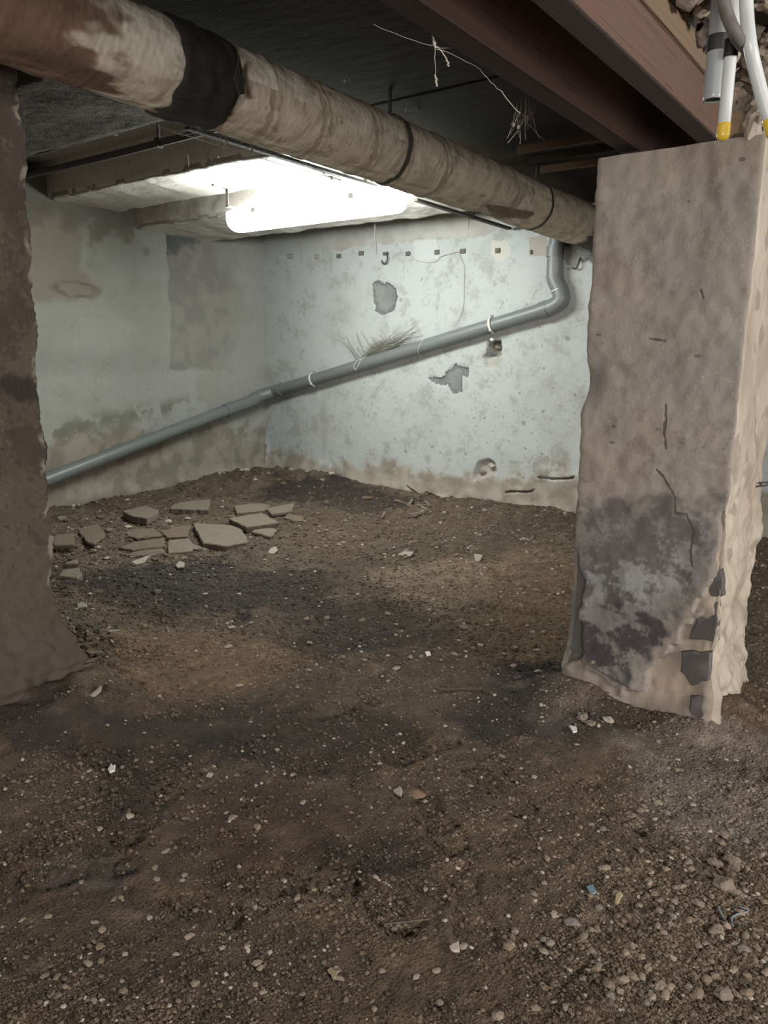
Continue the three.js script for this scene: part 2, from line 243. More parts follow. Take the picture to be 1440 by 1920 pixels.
// ---------- back wall ----------
const B = (list) => list.map(([a, b]) => { const p = onBack(a, b); return [p.x, p.y]; });
const patchA = B([[698, 530], [712, 526], [720, 532], [728, 529], [741, 540], [743, 560], [738, 582], [718, 591], [704, 585], [703, 570], [695, 555]]);
const patchB = B([[803, 709], [812, 706], [830, 712], [838, 698], [855, 683], [880, 690], [878, 704], [868, 704], [866, 734], [850, 736], [838, 722], [820, 721]]);
const holeA = B([[916, 640], [938, 640], [940, 672], [932, 668], [914, 668]]), holeAlow = B([[908, 668], [936, 664], [934, 690], [912, 690]]);
const holeB = B([[888, 890], [898, 868], [915, 861], [928, 868], [928, 885], [912, 893], [890, 900]]), markC = B([[956, 866], [972, 866], [972, 892], [955, 892]]);
const newPlaster = B([[922, 448], [945, 447], [958, 465], [956, 482], [935, 490], [920, 478]]), patchE = B([[776, 452], [817, 449], [822, 486], [778, 488]]);
const bare = B([[990, 445], [1025, 440], [1030, 480], [995, 478]]), sooty = B([[1048, 430], [1130, 420], [1130, 492], [1060, 487]]);
const cracks = [[[495, 850], [497, 875], [520, 890], [560, 905], [600, 915], [632, 918]], [[765, 912], [790, 927]], [[803, 922], [830, 935], [880, 940]], [[1013, 894], [1035, 899], [1075, 896]], [[950, 922], [998, 921]], [[985, 958], [1030, 966], [1072, 968]], [[497, 835], [499, 880]], [[585, 905], [608, 918]]].map(B);
const tiny = []; { const r = rng(91); for (let i = 0; i < 170; i++) { const p = onBack(650 + r() * 450 + (r() < 0.5 ? 120 * r() : 0), 500 + Math.sqrt(r()) * 440); tiny.push([p.x, p.y, 0.006 + 0.018 * r() * r(), r() * 3.14, 1 + 2.5 * r()]); } }
function backAt(x, y) {
  const n1 = fbm(x * 1.4, y * 1.4, 2.1, 4), n2 = fbm(x * 7, y * 7, 3.4, 4), n3 = noise(x * 30, y * 30, 5.5), n4 = noise(x * 75, y * 75, 1.5), j = 0.02 * n2 + 0.006 * n3;
  let c = [0.4, 0.42, 0.408], h = 0.5 + 0.06 * n1 + 0.05 * n2 + 0.03 * n3;
  c = mixc(c, [0.36, 0.372, 0.353], step(-0.1, 0.7, n1 + 0.5 * n2) * 0.7);
  c = mixc(c, [0.315, 0.318, 0.295], step(0.2, 0.7, n2 + 0.5 * n3) * 0.6);
  const streak = noise(x * 9, y * 0.8, 7.2); c = mixc(c, [0.34, 0.34, 0.318], step(0.3, 0.6, streak) * step(-4.2, -5.0, x) * 0.8);
  if (x > -4.3) c = mixc(c, [0.29, 0.297, 0.28], step(0.45, 0.75, n4 + 0.35 * n2) * 0.6);
  c = mixc(c, [0.285, 0.29, 0.268], step(-0.1, 0.9, 0.5 * n4 + 0.35 * n3 + 0.5 * n2 + 0.3 * noise(x * 160, y * 160, 4.2) + (y < 1.6 ? 0.12 : 0) * (1 + n1)) * 0.55);
  for (const [tx, ty, tr, ta, ts] of tiny) { const dx = x - tx, dy = y - ty; if (Math.abs(dx) + Math.abs(dy) < 0.09) { const a = dx * Math.cos(ta) + dy * Math.sin(ta), b = -dx * Math.sin(ta) + dy * Math.cos(ta), k = step(1.2, 0.7, Math.hypot(a / tr, b * ts / tr) + 0.5 * n3); c = mixc(c, [0.2, 0.2, 0.18], k * 0.75); h -= 0.06 * k; } }
  const top = y - (2.19 + 0.035 * noise(x * 2.2, 1, 1) + j * 1.5 + 0.02 * (x + 4) * 0.3); const un = step(-0.004, 0.006, top); c = mixc(c, mixc([0.32, 0.297, 0.263], [0.38, 0.365, 0.335], clamp(0.5 + n2)), un * (x > -4.9 ? 0.95 : 0.4)); h -= 0.03 * un;
  const low = 0.3 + 0.13 * n1 + 0.1 * n2 + 0.04 * n3 - y + 0.1 * step(-3.6, -2.4, x); c = mixc(c, mixc([0.33, 0.285, 0.225], [0.22, 0.18, 0.135], clamp(0.5 + 1.2 * n2)), step(-0.05, 0.12, low) * 0.85); h += 0.1 * n2 * step(0, 0.2, low);
  c = mixc(c, [0.18, 0.138, 0.1], step(0.02, 0.12, 0.1 + 0.06 * n1 + 0.08 * n2 - y) * 0.8);
  const d = (p) => polyDist(x, y, p) + j;
  const dE = d(patchE); c = mixc(c, [0.47, 0.482, 0.47], step(0.004, -0.004, dE) * 0.8); h += 0.05 * step(0.004, -0.006, dE);
  const dN = d(newPlaster); c = mixc(c, [0.47, 0.455, 0.395], step(0.003, -0.003, dN)); h += 0.08 * step(0.004, -0.008, dN);
  const dF = d(bare); c = mixc(c, [0.33, 0.295, 0.25], step(0.004, -0.006, dF) * 0.9); h -= 0.08 * step(0.004, -0.006, dF);
  const dS = polyDist(x, y, sooty) + j * 2.5; c = mixc(c, [0.09, 0.08, 0.07], step(0.03, -0.01, dS) * clamp(0.9 + 0.5 * n2, 0.5, 1));
  for (const [poly, dep] of [[patchA, 0.45], [patchB, 0.4]]) { const q = d(poly) + 0.012 * n4; const k = step(0.003, -0.003, q); c = mixc(c, mixc([0.14, 0.144, 0.14], [0.215, 0.218, 0.21], step(-0.012, -0.035, q + 0.02 * n3) * clamp(0.65 + n2)), k); h -= dep * k; }
  const kA = step(0.006, -0.006, d(holeA)), kL = step(0.006, -0.006, d(holeAlow)), kB = step(0.006, -0.006, d(holeB)), kC = step(0.006, -0.006, d(markC));
  c = mixc(c, [0.2, 0.17, 0.135], kA * 0.9); c = mixc(c, [0.36, 0.34, 0.3], kL * 0.9); c = mixc(c, [0.33, 0.305, 0.255], kB * clamp(0.7 + n2, 0.2, 1)); c = mixc(c, [0.35, 0.333, 0.28], kC * 0.6);
  for (const q of cracks) { const e = lineDist(x + 0.012 * n2 + 0.006 * n3, y + 0.012 * n2, q); const w = 0.004 + 0.006 * clamp(n3 + 0.3); const k = step(w + 0.003, w - 0.001, e); c = mixc(c, [0.09, 0.07, 0.052], k * 0.9); h -= 0.45 * k; if (e < 0.06) h += 0.12 * step(0.05, 0.01, e) * (1 - k); }
  return [...c, h];
}
function backDepth(x, y) { // relief of the wall in metres
  const n2 = fbm(x * 6, y * 6, 3.4, 3); let h = 0.012 * fbm(x * 1.2, y * 1.2, 8.8, 3) + 0.002 * n2; const j = 0.012 * n2, k = (p, e = 0.008) => step(e, -e, polyDist(x, y, p) + j);
  h -= 0.012 * k(patchA) + 0.01 * k(patchB) + 0.11 * k(holeA) + 0.03 * k(holeAlow) + 0.05 * k(holeB, 0.02) + 0.008 * k(markC);
  for (const q of cracks) { const e = lineDist(x + 0.02 * n2, y + 0.02 * n2, q); if (e < 0.12) h += 0.012 * step(0.1, 0.012, e) * (e > 0.008 ? 1 : -0.5); }
  h += 0.05 * step(0.28, 0.0, y + 0.05 * n2 + (x > -4.8 ? 0.12 : 0)) * (1 + 0.5 * noise(x * 5, y * 5, 2));
  return h;
}
{
  const W = 6.4, X0 = -5.8, H = 2.6, t = bake(2048, 1024, (u, v) => backAt(X0 + u * W, v * H));
  const g = grid(steps(X0, -1.9, 0.011, 0.6, 0.03), steps(-0.1, 2.5, 0.011), (x, y) => [x, y, BACK_Z + backDepth(x, y), (x - X0) / W, y / H]);
  structure('wall_back', join([g, box(-5.95, 3.25, -0.1, 2.85, -6.0, -5.81), box(0.55, 3.25, -0.1, 2.85, -5.85, -5.66)]), std({ ...t, bumpScale: 0.02, roughness: 0.93 }));
}

// ---------- left wall ----------
const L = (list) => list.map(([a, b]) => { const p = onLeft(a, b); return [p.z, p.y]; });
const recess = L([[309, 434], [460, 446], [470, 640], [440, 700], [320, 690]]), brownTop = L([[40, 380], [140, 395], [135, 500], [180, 545], [150, 565], [50, 568]]);
const stainO = (() => { const a = onLeft(138, 543), b = onLeft(178, 543), c = onLeft(138, 557); return { x: a.z, y: a.y, a: Math.abs(b.z - a.z), b: Math.abs(c.y - a.y) }; })();
const stepZ = onLeft(312, 560).z;
function leftAt(z, y) {
  const n1 = fbm(z * 1.5, y * 1.5, 12.1, 4), n2 = fbm(z * 7, y * 7, 13.4, 4), n3 = noise(z * 30, y * 30, 15.5), n4 = noise(z * 80, y * 80, 11.5), j = 0.025 * n2 + 0.006 * n3;
  let c = [0.32, 0.323, 0.296], h = 0.5 + 0.08 * n1 + 0.06 * n2 + 0.03 * n3;
  c = mixc(c, [0.275, 0.271, 0.24], step(-0.2, 0.6, n1 + 0.4 * n2) * 0.7); c = mixc(c, [0.23, 0.217, 0.183], step(0.5, 0.8, n4 + 0.5 * n2) * 0.6);
  const q = polyDist(z, y, recess) + j * 1.4; c = mixc(c, mixc([0.2, 0.19, 0.172], [0.265, 0.25, 0.222], clamp(0.5 + 1.3 * n2)), step(0.02, -0.02, q) * 0.85 * step(-5.4, -5.05, z + 0.3 * n1));
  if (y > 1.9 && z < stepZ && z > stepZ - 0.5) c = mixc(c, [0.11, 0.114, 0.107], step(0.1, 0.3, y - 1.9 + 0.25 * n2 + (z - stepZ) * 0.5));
  const b = polyDist(z, y, brownTop) + j * 2.5; c = mixc(c, [0.225, 0.195, 0.15], step(0.05, -0.03, b) * 0.8);
  const sc = Math.abs(Math.hypot((z - stainO.x) / stainO.a, (y - stainO.y) / stainO.b) - 1 + 0.25 * n2 + 0.12 * n1) * stainO.b; c = mixc(c, [0.15, 0.122, 0.09], step(0.02, 0.003, sc) * clamp(0.6 + n2, 0.2, 1) * 0.8);
  c = mixc(c, [0.17, 0.148, 0.12], step(2.05, 2.2, y + 0.2 * n1 + 0.15 * n2) * step(stepZ - 0.05, stepZ + 0.1, z) * 0.75);
  const low = 0.62 + 0.16 * n1 + 0.12 * n2 + 0.03 * n3 - y; c = mixc(c, mixc([0.29, 0.257, 0.206], [0.19, 0.164, 0.124], clamp(0.45 + 1.5 * n2)), step(0, 0.15, low) * 0.85);
  const mould = Math.exp(-(((y - 0.7 - 0.12 * (-z - 4.0)) / 0.07) ** 2)) * step(0.0, 0.35, n2 + 0.3) * step(-4.9, -4.6, z); c = mixc(c, [0.15, 0.147, 0.116], clamp(mould) * 0.75);
  c = mixc(c, [0.2, 0.167, 0.127], step(0.0, 0.12, 0.12 + 0.08 * n2 - y) * 0.8);
  return [...c, h];
}
{
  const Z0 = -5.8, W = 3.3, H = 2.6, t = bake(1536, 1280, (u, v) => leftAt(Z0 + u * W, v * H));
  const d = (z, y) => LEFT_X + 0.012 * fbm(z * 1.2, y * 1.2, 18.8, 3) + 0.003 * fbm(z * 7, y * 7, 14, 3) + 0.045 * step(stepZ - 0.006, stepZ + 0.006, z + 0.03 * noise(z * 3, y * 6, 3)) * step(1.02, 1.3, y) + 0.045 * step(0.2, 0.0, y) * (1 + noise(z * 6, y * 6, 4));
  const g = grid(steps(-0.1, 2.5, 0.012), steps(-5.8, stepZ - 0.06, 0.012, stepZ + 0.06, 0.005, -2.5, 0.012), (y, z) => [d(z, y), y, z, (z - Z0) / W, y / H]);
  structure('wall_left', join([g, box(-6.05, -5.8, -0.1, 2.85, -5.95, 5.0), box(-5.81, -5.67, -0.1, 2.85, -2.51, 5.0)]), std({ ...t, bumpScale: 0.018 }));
}
structure('wall_right', withColor(box(3.05, 3.25, -0.1, 2.85, -5.95, 5.0), [0.36, 0.32, 0.27]), M.concrete);
structure('wall_front', withColor(box(-5.95, 3.25, -0.1, 2.85, 4.8, 5.0), [0.36, 0.32, 0.27]), M.concrete);

// ---------- ceiling: slab over the bay, concrete ribs across it, rubble floor over the right ----------
{
  const slab = withColor(box(-5.95, -0.45, 2.6, 2.85, -5.95, 5.0), [0.5, 0.46, 0.4]);
  const low = grid(steps(-0.46, 3.15, 0.025), steps(-5.7, -2.6, 0.06, -0.9, 0.02, 4.9, 0.1), (x, z) => [x, 2.045 + 0.035 * fbm(x * 5, z * 5, 4.1, 4), z, x, z], (x, z) => { const n = fbm(x * 6, z * 6, 2.2, 4); return mixc([0.19, 0.145, 0.11], n > 0 ? [0.36, 0.29, 0.22] : [0.08, 0.07, 0.06], Math.min(1, Math.abs(n) * 1.8)); });
  const over = withColor(box(-0.46, 3.25, 2.12, 2.85, -5.95, 5.0), [0.2, 0.16, 0.12]);
  const ceil = structure('ceiling', join([slab, low, over]), M.concrete);
  const rib = (z0, z1, y, m, seed) => { const k = meshOf('rib', wornBox(-5.9, -2.4, y, 2.66, z0, z1, 0.03, 0.012, 4, 0.025, seed), m); ceil.add(k); shadows(k); };
  rib(-2.67, -1.96, 2.35, M.ribShade, 1); rib(-4.02, -3.39, 2.35, M.rib, 2); rib(-5.0, -4.15, 2.24, M.rib, 3); rib(-1.2, -0.5, 2.35, M.ribShade, 5); rib(0.3, 1.0, 2.35, M.ribShade, 6); rib(2.2, 2.9, 2.35, M.ribShade, 7);
  ceil.children.forEach((k, i) => { if (i) k.name = `rib_${String(i).padStart(3, '0')}`; });
  { const zs = [-5.62, -4.95, -4.3, -3.66, -3.0, -2.36, -1.7, -1.02, -0.36, 0.3, 1.0, 1.7]; for (let i = 1; i < zs.length; i++) { const k = meshOf(i > 1 ? `shade_board_${String(i - 1).padStart(3, '0')}` : 'shade_board', box(-2.36, -0.99, 2.33 + 0.004 * (i % 2), 2.365, zs[i - 1] + 0.003, zs[i], 0.004), M.boardShade); ceil.add(k); shadows(k); } }  // boards added right of the pipe; their dark colour stands in for shade
  // stones showing in the rubble over the right-hand pillar
  const r = rng(33); let n = 0; const put = (x, y, z, s, m) => { const g = rock(50 + n, 0.7, 2, 0.5); const k = meshOf(n ? `stone_${String(n).padStart(3, '0')}` : 'stone', g, m); k.position.set(x, y, z); k.scale.setScalar(s); k.rotation.set(r() * 6, r() * 6, r() * 6); ceil.add(k); shadows(k); n++; };
  for (let i = 0; i < 60; i++) { const q = hit(1235 + r() * 205, -30 + r() * 190, 'y', 2.03); put(q.x, 2.03 + 0.02 * r(), q.z, 0.018 + 0.03 * r() * r() + 0.006, r() < 0.25 ? M.stonePale : r() < 0.5 ? M.stone : M.stoneDark); }
  for (let i = 0; i < 46; i++) put(-0.66 + r() * 0.24 + (r() < 0.3 ? 0.1 : 0), 1.87 + 0.17 * r(), PILLAR.z1 - 0.09 + 0.05 * r(), 0.025 + 0.04 * r(), r() < 0.15 ? M.stonePale : r() < 0.55 ? M.stone : M.stoneDark);
}

// ---------- pillars ----------
const PF = (list) => list.map(([a, b]) => { const p = onPillar(a, b); return [p.x, p.y]; });
const soot1 = PF([[1060, 960], [1180, 945], [1345, 955], [1340, 1060], [1290, 1120], [1215, 1240], [1170, 1290], [1110, 1245], [1060, 1250]]);
const tanLow = PF([[1350, 960], [1345, 1070], [1300, 1150], [1245, 1225], [1215, 1255], [1210, 1290], [1170, 1285], [1100, 1240], [1040, 1210], [1040, 1420], [1400, 1420], [1400, 960]]);
const mouldPoly = PF([[1085, 1060], [1200, 1040], [1320, 1000], [1300, 1100], [1220, 1150], [1150, 1130], [1085, 1160]]), blackPoly = PF([[1085, 1170], [1160, 1140], [1240, 1160], [1240, 1210], [1180, 1260], [1100, 1230]]);
const strip = PF([[1050, 1020], [1084, 1030], [1088, 1100], [1082, 1140], [1090, 1230], [1040, 1260]]);
const pCracks = [[[1232, 880], [1258, 925], [1268, 962], [1288, 964], [1296, 1010], [1298, 1060]], [[1082, 1205], [1105, 1240], [1130, 1255], [1180, 1283]], [[1218, 634], [1245, 640]], [[1247, 760], [1249, 840]], [[1314, 545], [1318, 560]]].map(PF);
const nicks = PF([[1290, 378], [1390, 300], [1120, 628], [1308, 668], [1230, 805], [1150, 800], [1148, 830]]);
const dentTop = onPillar(1095, 690).y, dentLow = onPillar(1090, 745).y;
function pillarFace(x, y) {
  const n1 = fbm(x * 3, y * 3, 22.1, 4), n2 = fbm(x * 11, y * 11, 23.4, 4), n3 = noise(x * 45, y * 45, 25.5), n4 = noise(x * 110, y * 110, 21.5), j = 0.03 * n2 + 0.006 * n3;
  let c = mixc([0.3, 0.268, 0.232], [0.25, 0.228, 0.21], clamp(0.5 + 0.9 * n1)), h = 0.5 + 0.07 * n1 + 0.06 * n2 + 0.07 * n3 + 0.08 * n4;
  c = mixc(c, [0.21, 0.188, 0.166], step(0.2, 0.6, n2 + 0.5 * n3 + 0.3 * n4) * 0.7); c = mixc(c, [0.38, 0.35, 0.305], step(0.5, 0.85, n4 - 0.4 * n2) * 0.5); c = mixc(c, [0.17, 0.15, 0.13], step(0.62, 0.8, n3 * 0.7 + n4 * 0.6) * 0.6); c = mixc(c, [0.265, 0.22, 0.19], step(0.1, 0.5, -n1 + 0.3 * n2) * 0.6);
  c = mixc(c, [0.2, 0.17, 0.145], step(0.5, 0.75, n4 + 0.4 * n2) * step(1.25, 0.9, y) * 0.7);
  c = mixc(c, [0.24, 0.21, 0.175], step(1.72, 1.83, y + 0.06 * n1) * 0.7);
  const ks = step(0.045, -0.03, polyDist(x, y, soot1) + j * 1.6); c = mixc(c, mixc([0.1, 0.096, 0.094], [0.19, 0.18, 0.17], step(-0.4, 0.5, n2 + 0.5 * n3 + 0.35 * n4)), ks * 0.92);
  const km = step(0.03, -0.03, polyDist(x, y, mouldPoly) + j * 2.2); c = mixc(c, [0.27, 0.275, 0.275], km * step(-0.35, 0.45, n2 + 0.5 * n3 + 0.3 * n4) * 0.9);
  const kb = step(0.03, -0.02, polyDist(x, y, blackPoly) + j * 2.2); c = mixc(c, [0.055, 0.05, 0.05], kb * step(0.5, -0.3, 0.8 * n2 + 0.5 * n3 + 0.4 * n4 - 0.15));
  const dt = polyDist(x, y, tanLow) + j * 1.1, kt = step(0.004, -0.006, dt); c = mixc(c, mixc([0.34, 0.28, 0.22], [0.25, 0.215, 0.185], clamp(0.5 + 1.5 * n2)), kt); h -= 0.25 * kt;
  c = mixc(c, mixc([0.17, 0.145, 0.13], [0.26, 0.225, 0.2], clamp(0.5 + 1.2 * n2)), step(0.14, 0.06, y + 0.1 * n1) * 0.8);
  const dst = polyDist(x, y, strip) + j * 0.8, kst = step(0.004, -0.004, dst); c = mixc(c, [0.1, 0.095, 0.09], kst * 0.9); h -= 0.35 * kst;
  for (const q of pCracks) { const e = lineDist(x + 0.008 * n2 + 0.003 * n3, y + 0.008 * n2, q), w = 0.0022 + 0.0025 * clamp(n3 + 0.4), k = step(w + 0.0015, w - 0.0005, e); c = mixc(c, [0.09, 0.078, 0.068], k * 0.9); h -= 0.45 * k; }
  for (const [a, b] of nicks) { const k = step(0.012, 0.005, Math.hypot(x - a, (y - b) * 1.8) + 0.006 * n3); c = mixc(c, [0.12, 0.1, 0.085], k * 0.8); h -= 0.3 * k; }
  if (y < 0.9) h += 0.2 * n2;
  return [...c, h];
}
function sideFace(z, y) { // the crumbling right flank, painted paler to carry light falling from the right
  const n1 = fbm(z * 4, y * 3, 32.1, 4), n2 = fbm(z * 12, y * 9, 33.4, 4), n3 = noise(z * 45, y * 45, 35.5);
  let c = mixc([0.46, 0.42, 0.35], [0.37, 0.325, 0.265], clamp(0.5 + 1.3 * n1)); c = mixc(c, [0.28, 0.24, 0.195], step(0.3, 0.55, n2) * 0.8);
  return [...c, 0.5 + 0.2 * n1 + 0.2 * n2 + 0.05 * n3];
}
{
  const P = PILLAR, w = P.x1 - P.x0, dp = P.z1 - P.z0, per = 2 * (w + dp), H = P.top + 0.15, Y0 = -0.12;
  const t = bake(2048, 1536, (u, v) => { const s = u * per, y = Y0 + v * (H + 0.05); if (s < w) return pillarFace(P.x0 + s, y); if (s < w + dp) return sideFace(P.z1 - (s - w), y); const n = fbm(s * 5, y * 5, 41, 4), c = mixc([0.3, 0.27, 0.235], [0.22, 0.2, 0.175], clamp(0.5 + n)); return [...c, 0.5 + 0.3 * n]; });
  // plan outline walked front, right, back, left
  const at = (s) => { s = ((s % per) + per) % per; if (s < w) return [P.x0 + s, P.z1, 0, 1]; s -= w; if (s < dp) return [P.x1, P.z1 - s, 1, 0]; s -= dp; if (s < w) return [P.x1 - s, P.z0, 0, -1]; s -= w; return [P.x0, P.z0 + s, -1, 0]; };
  const rr = 0.014, skin = (s, y) => {
    let [x, z, nx, nz] = at(s); const cx = clamp(x, P.x0 + rr, P.x1 - rr), cz = clamp(z, P.z0 + rr, P.z1 - rr), l = Math.hypot(x - cx, z - cz) || 1; nx = (x - cx) / l; nz = (z - cz) / l; x = cx + nx * rr; z = cz + nz * rr;
    const n = fbm(x * 4, y * 4, z * 4 + 9, 4), f = noise(x * 24, y * 24, z * 24); let d = 0.008 * n + 0.003 * f;
    const leftEdge = step(0.09, 0.0, x - P.x0) * step(-2.75, -2.6, z), rightEdge = step(0.12, 0.0, P.x1 - x);
    d += leftEdge * (-0.028 * Math.exp(-(((y - (dentTop + dentLow) / 2) / 0.055) ** 2)) + 0.004 * noise(y * 14, 2.2, 5) + 0.003 * noise(y * 40, 2.2, 8)) ;
    if (nz > 0.5) { const k = step(0.006, -0.008, polyDist(x, y, tanLow) + 0.03 * fbm(x * 11, y * 11, 23.4, 4)); d -= 0.014 * k; const q = step(0.006, -0.006, polyDist(x, y, strip) + 0.02 * fbm(x * 11, y * 11, 23.4, 3)); d -= 0.016 * q; }
    d += rightEdge * step(0.95, 0.5, y) * (0.02 * fbm(x * 9, y * 9, z * 9, 3)) + (nx > 0.5 ? (0.016 * fbm(z * 9, y * 4, 6, 5) + 0.01 * noise(z * 34, y * 9, 3)) * step(1.3, 0.7, y) : 0);
    d += step(0.3, -0.05, y) * (0.05 + 0.03 * n) * (nx > 0.5 ? 0.6 : 1) * (nz > 0.5 ? 1 : 0.8);
    return [x + nx * d, y, z + nz * d];
  };
  const ss = []; { const q = steps(0, w, 0.0065, w + dp, 0.009, per, 0.02); for (const a of q) ss.push(a); }
  const body = grid(ss, steps(Y0, 0.95, 0.007, P.top, 0.011), (s, y) => [...skin(s, y), s / per, (y - Y0) / (H + 0.05)]);
  const capG = box(P.x0 + 0.012, P.x1 - 0.012, P.top - 0.03, P.top - 0.002, P.z0 + 0.012, P.z1 - 0.012);
  const bricks = [[[1322, 1072], [1352, 1068], [1357, 1118], [1328, 1125]], [[1296, 1180], [1315, 1140], [1346, 1128], [1344, 1205], [1290, 1200]], [[1278, 1222], [1335, 1222], [1332, 1285], [1298, 1286], [1276, 1258]], [[1298, 1302], [1326, 1302], [1328, 1350], [1312, 1355], [1296, 1332]]];
  const parts = [['plaster_body', join([body, capG]), std({ ...t, bumpScale: 0.0045 })]];
  bricks.forEach((b, i) => {
    const o = PF(b), g = shard(o.map(([x, y]) => [x, -y]), 0.03, 60 + i, 0.02, 0.003); g.rotateX(Math.PI / 2); const bx = o.reduce((q, [x]) => q + x, 0) / o.length, by = o.reduce((q, [, y]) => q + y, 0) / o.length; g.translate(0, 0, skin(bx - P.x0, by)[2] - 0.022); { const P = g.attributes.position; for (let q = 0; q < P.count; q++) P.setZ(q, P.getZ(q) + 0.006 * noise(P.getX(q) * 22, P.getY(q) * 22, i)); } parts.push(['brick', g, M.brickDark, { label: 'dark grey brick bared at the pillar corner' }]);
  });
  const c = V(-0.53, 0.78, -3.0); parts.push(['wire', tube([c.clone().add(V(-0.01, 0, 0.09)), c.clone().add(V(0.028, 0.003, 0.05)), c.clone().add(V(0.03, 0.006, -0.01)), c.clone().add(V(0.02, 0.0, -0.06))], 0.003, 20, 6), M.iron], ['wire', tube([c.clone().add(V(-0.01, 0.012, 0.08)), c.clone().add(V(0.032, 0.012, 0.03)), c.clone().add(V(0.06, 0.004, -0.03))], 0.003, 20, 6), M.iron]);
  thing('pillar', 'thick plastered pillar at the right with sooty lower half and crumbling base', 'pillar', parts);
}
{ // left pillar: only its flank and broken far edge show
  const X = -2.47, Zf = -1.41, w = 1.9;
  const t = bake(1024, 1280, (u, v) => {
    const s = u * 2.4, y = v * 2.5 - 0.1, n1 = fbm(s * 2.5, y * 2.5, 52, 4), n2 = fbm(s * 10, y * 10, 53, 4), n3 = noise(s * 55, y * 55, 54);
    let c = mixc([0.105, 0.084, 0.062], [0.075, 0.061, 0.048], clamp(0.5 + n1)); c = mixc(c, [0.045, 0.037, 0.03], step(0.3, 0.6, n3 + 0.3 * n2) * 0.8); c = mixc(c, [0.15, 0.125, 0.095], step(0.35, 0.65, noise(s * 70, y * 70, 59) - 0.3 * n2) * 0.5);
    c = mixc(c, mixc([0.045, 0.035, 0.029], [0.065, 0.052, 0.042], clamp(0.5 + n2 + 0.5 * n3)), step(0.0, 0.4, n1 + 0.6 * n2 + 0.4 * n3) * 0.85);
    const joint = step(0.05, 0.02, Math.abs(y - 1.1 + 0.05 * n1) + 0.04 * n2) * step(-0.1, 0.2, n1 + 0.2); c = mixc(c, [0.03, 0.024, 0.02], joint * 0.9);
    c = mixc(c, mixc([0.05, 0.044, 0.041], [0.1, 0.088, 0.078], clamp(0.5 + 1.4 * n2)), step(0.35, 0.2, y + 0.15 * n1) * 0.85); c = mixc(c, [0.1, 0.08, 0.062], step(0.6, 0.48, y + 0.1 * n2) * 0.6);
    if (s > 1.88) c = mixc(c, [0.42, 0.38, 0.31], step(1.885, 1.91, s + 0.03 * n2) * step(0.1, 0.4, 0.15 + n2 + 0.6 * n3) * 0.55 * step(0.3, 0.5, y));  // pale broken rim: lamp light catching the far edge, painted in
    return [...c, 0.5 + 0.15 * n1 + 0.15 * n2 + 0.06 * n3 - 0.3 * joint];
  });
  const skin = (s, y) => { // flank along -z, then round the far edge toward -x
    const n = fbm(s * 3, y * 4, 57, 4), f = noise(s * 20, y * 26, 58), rag = 0.024 * noise(y * 4, 1.1, 3) + 0.012 * noise(y * 13, 2.2, 6) + 0.005 * noise(y * 31, s * 9, 2) + 0.004 * noise(y * 70, s * 30, 2); let x, z;
    const foot = step(0.45, 0.0, y) * (0.05 + 0.03 * n + 0.025 * noise(s * 8, y * 10, 55) + 0.012 * noise(s * 22, y * 26, 56));
    if (s < w) { x = X + 0.01 * n + 0.003 * f + foot; z = 0.49 - s - (s > 1.6 ? (s - 1.6) / 0.3 * (rag + foot) : 0); } else { x = X + 0.01 * n + 0.003 * f - (s - w) + foot; z = Zf - rag - foot + 0.012 * f * step(0, 0.05, s - w); }
    return [x, y, z];
  };
  const body = grid(steps(0, w - 0.25, 0.02, w + 0.06, 0.006, w + 0.5, 0.02), steps(-0.1, 2.37, 0.005), (s, y) => [...skin(s, y), s / 2.4, (y + 0.1) / 2.5]);
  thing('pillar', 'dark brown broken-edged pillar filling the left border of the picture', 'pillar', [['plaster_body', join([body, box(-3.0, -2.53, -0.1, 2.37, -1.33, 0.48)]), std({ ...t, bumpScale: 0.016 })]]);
}

// ---------- steel girders lying on the pillar ----------
function girder(x0, x1, y0, h, mat, under, label) {
  const zA = -5.63, zB = 4.78;
  thing('girder', label, 'beam', [['girder_web', box(x0 + 0.004, x1, y0 + 0.004, y0 + h, zA, zB, 0.003), mat], ['bottom_flange', box(x0, x1 - 0.002, y0, y0 + 0.01, zA, zB, 0.003), under], ...(y0 > 1.86 ? [['bearing_pad', box(x0, x1, 1.85, y0, PILLAR.z0 + 0.05, PILLAR.z1 - 0.07, 0.002), under]] : [])]);  // bottom sheet carries the painted underside shade
}
girder(-0.985, -0.925, 1.874, 0.46, M.girderDark, M.girderUnderShade, 'dark rusty girder nearer the big lagged pipe, resting on the pillar');
girder(-0.722, -0.662, 1.852, 0.1195, M.girder, M.girderUnderShade, 'reddish brown girder with lit flank, passing left of the grey and white conduits');
thing('plank', 'brown plank above the lit girder, running under the rubble ceiling', 'plank', [['plank', box(-0.7, -0.65, 1.972, 2.03, -5.63, 4.78, 0.006), M.timber]]);
thing('plank', 'short light brown wood block lying on the pillar beside the yellow-tipped conduit', 'plank', [['plank', wornBox(-0.655, -0.6, 1.852, 1.93, -3.0, -2.56, 0.012, 0.004, 14, 0.008, 4), M.timber]]);

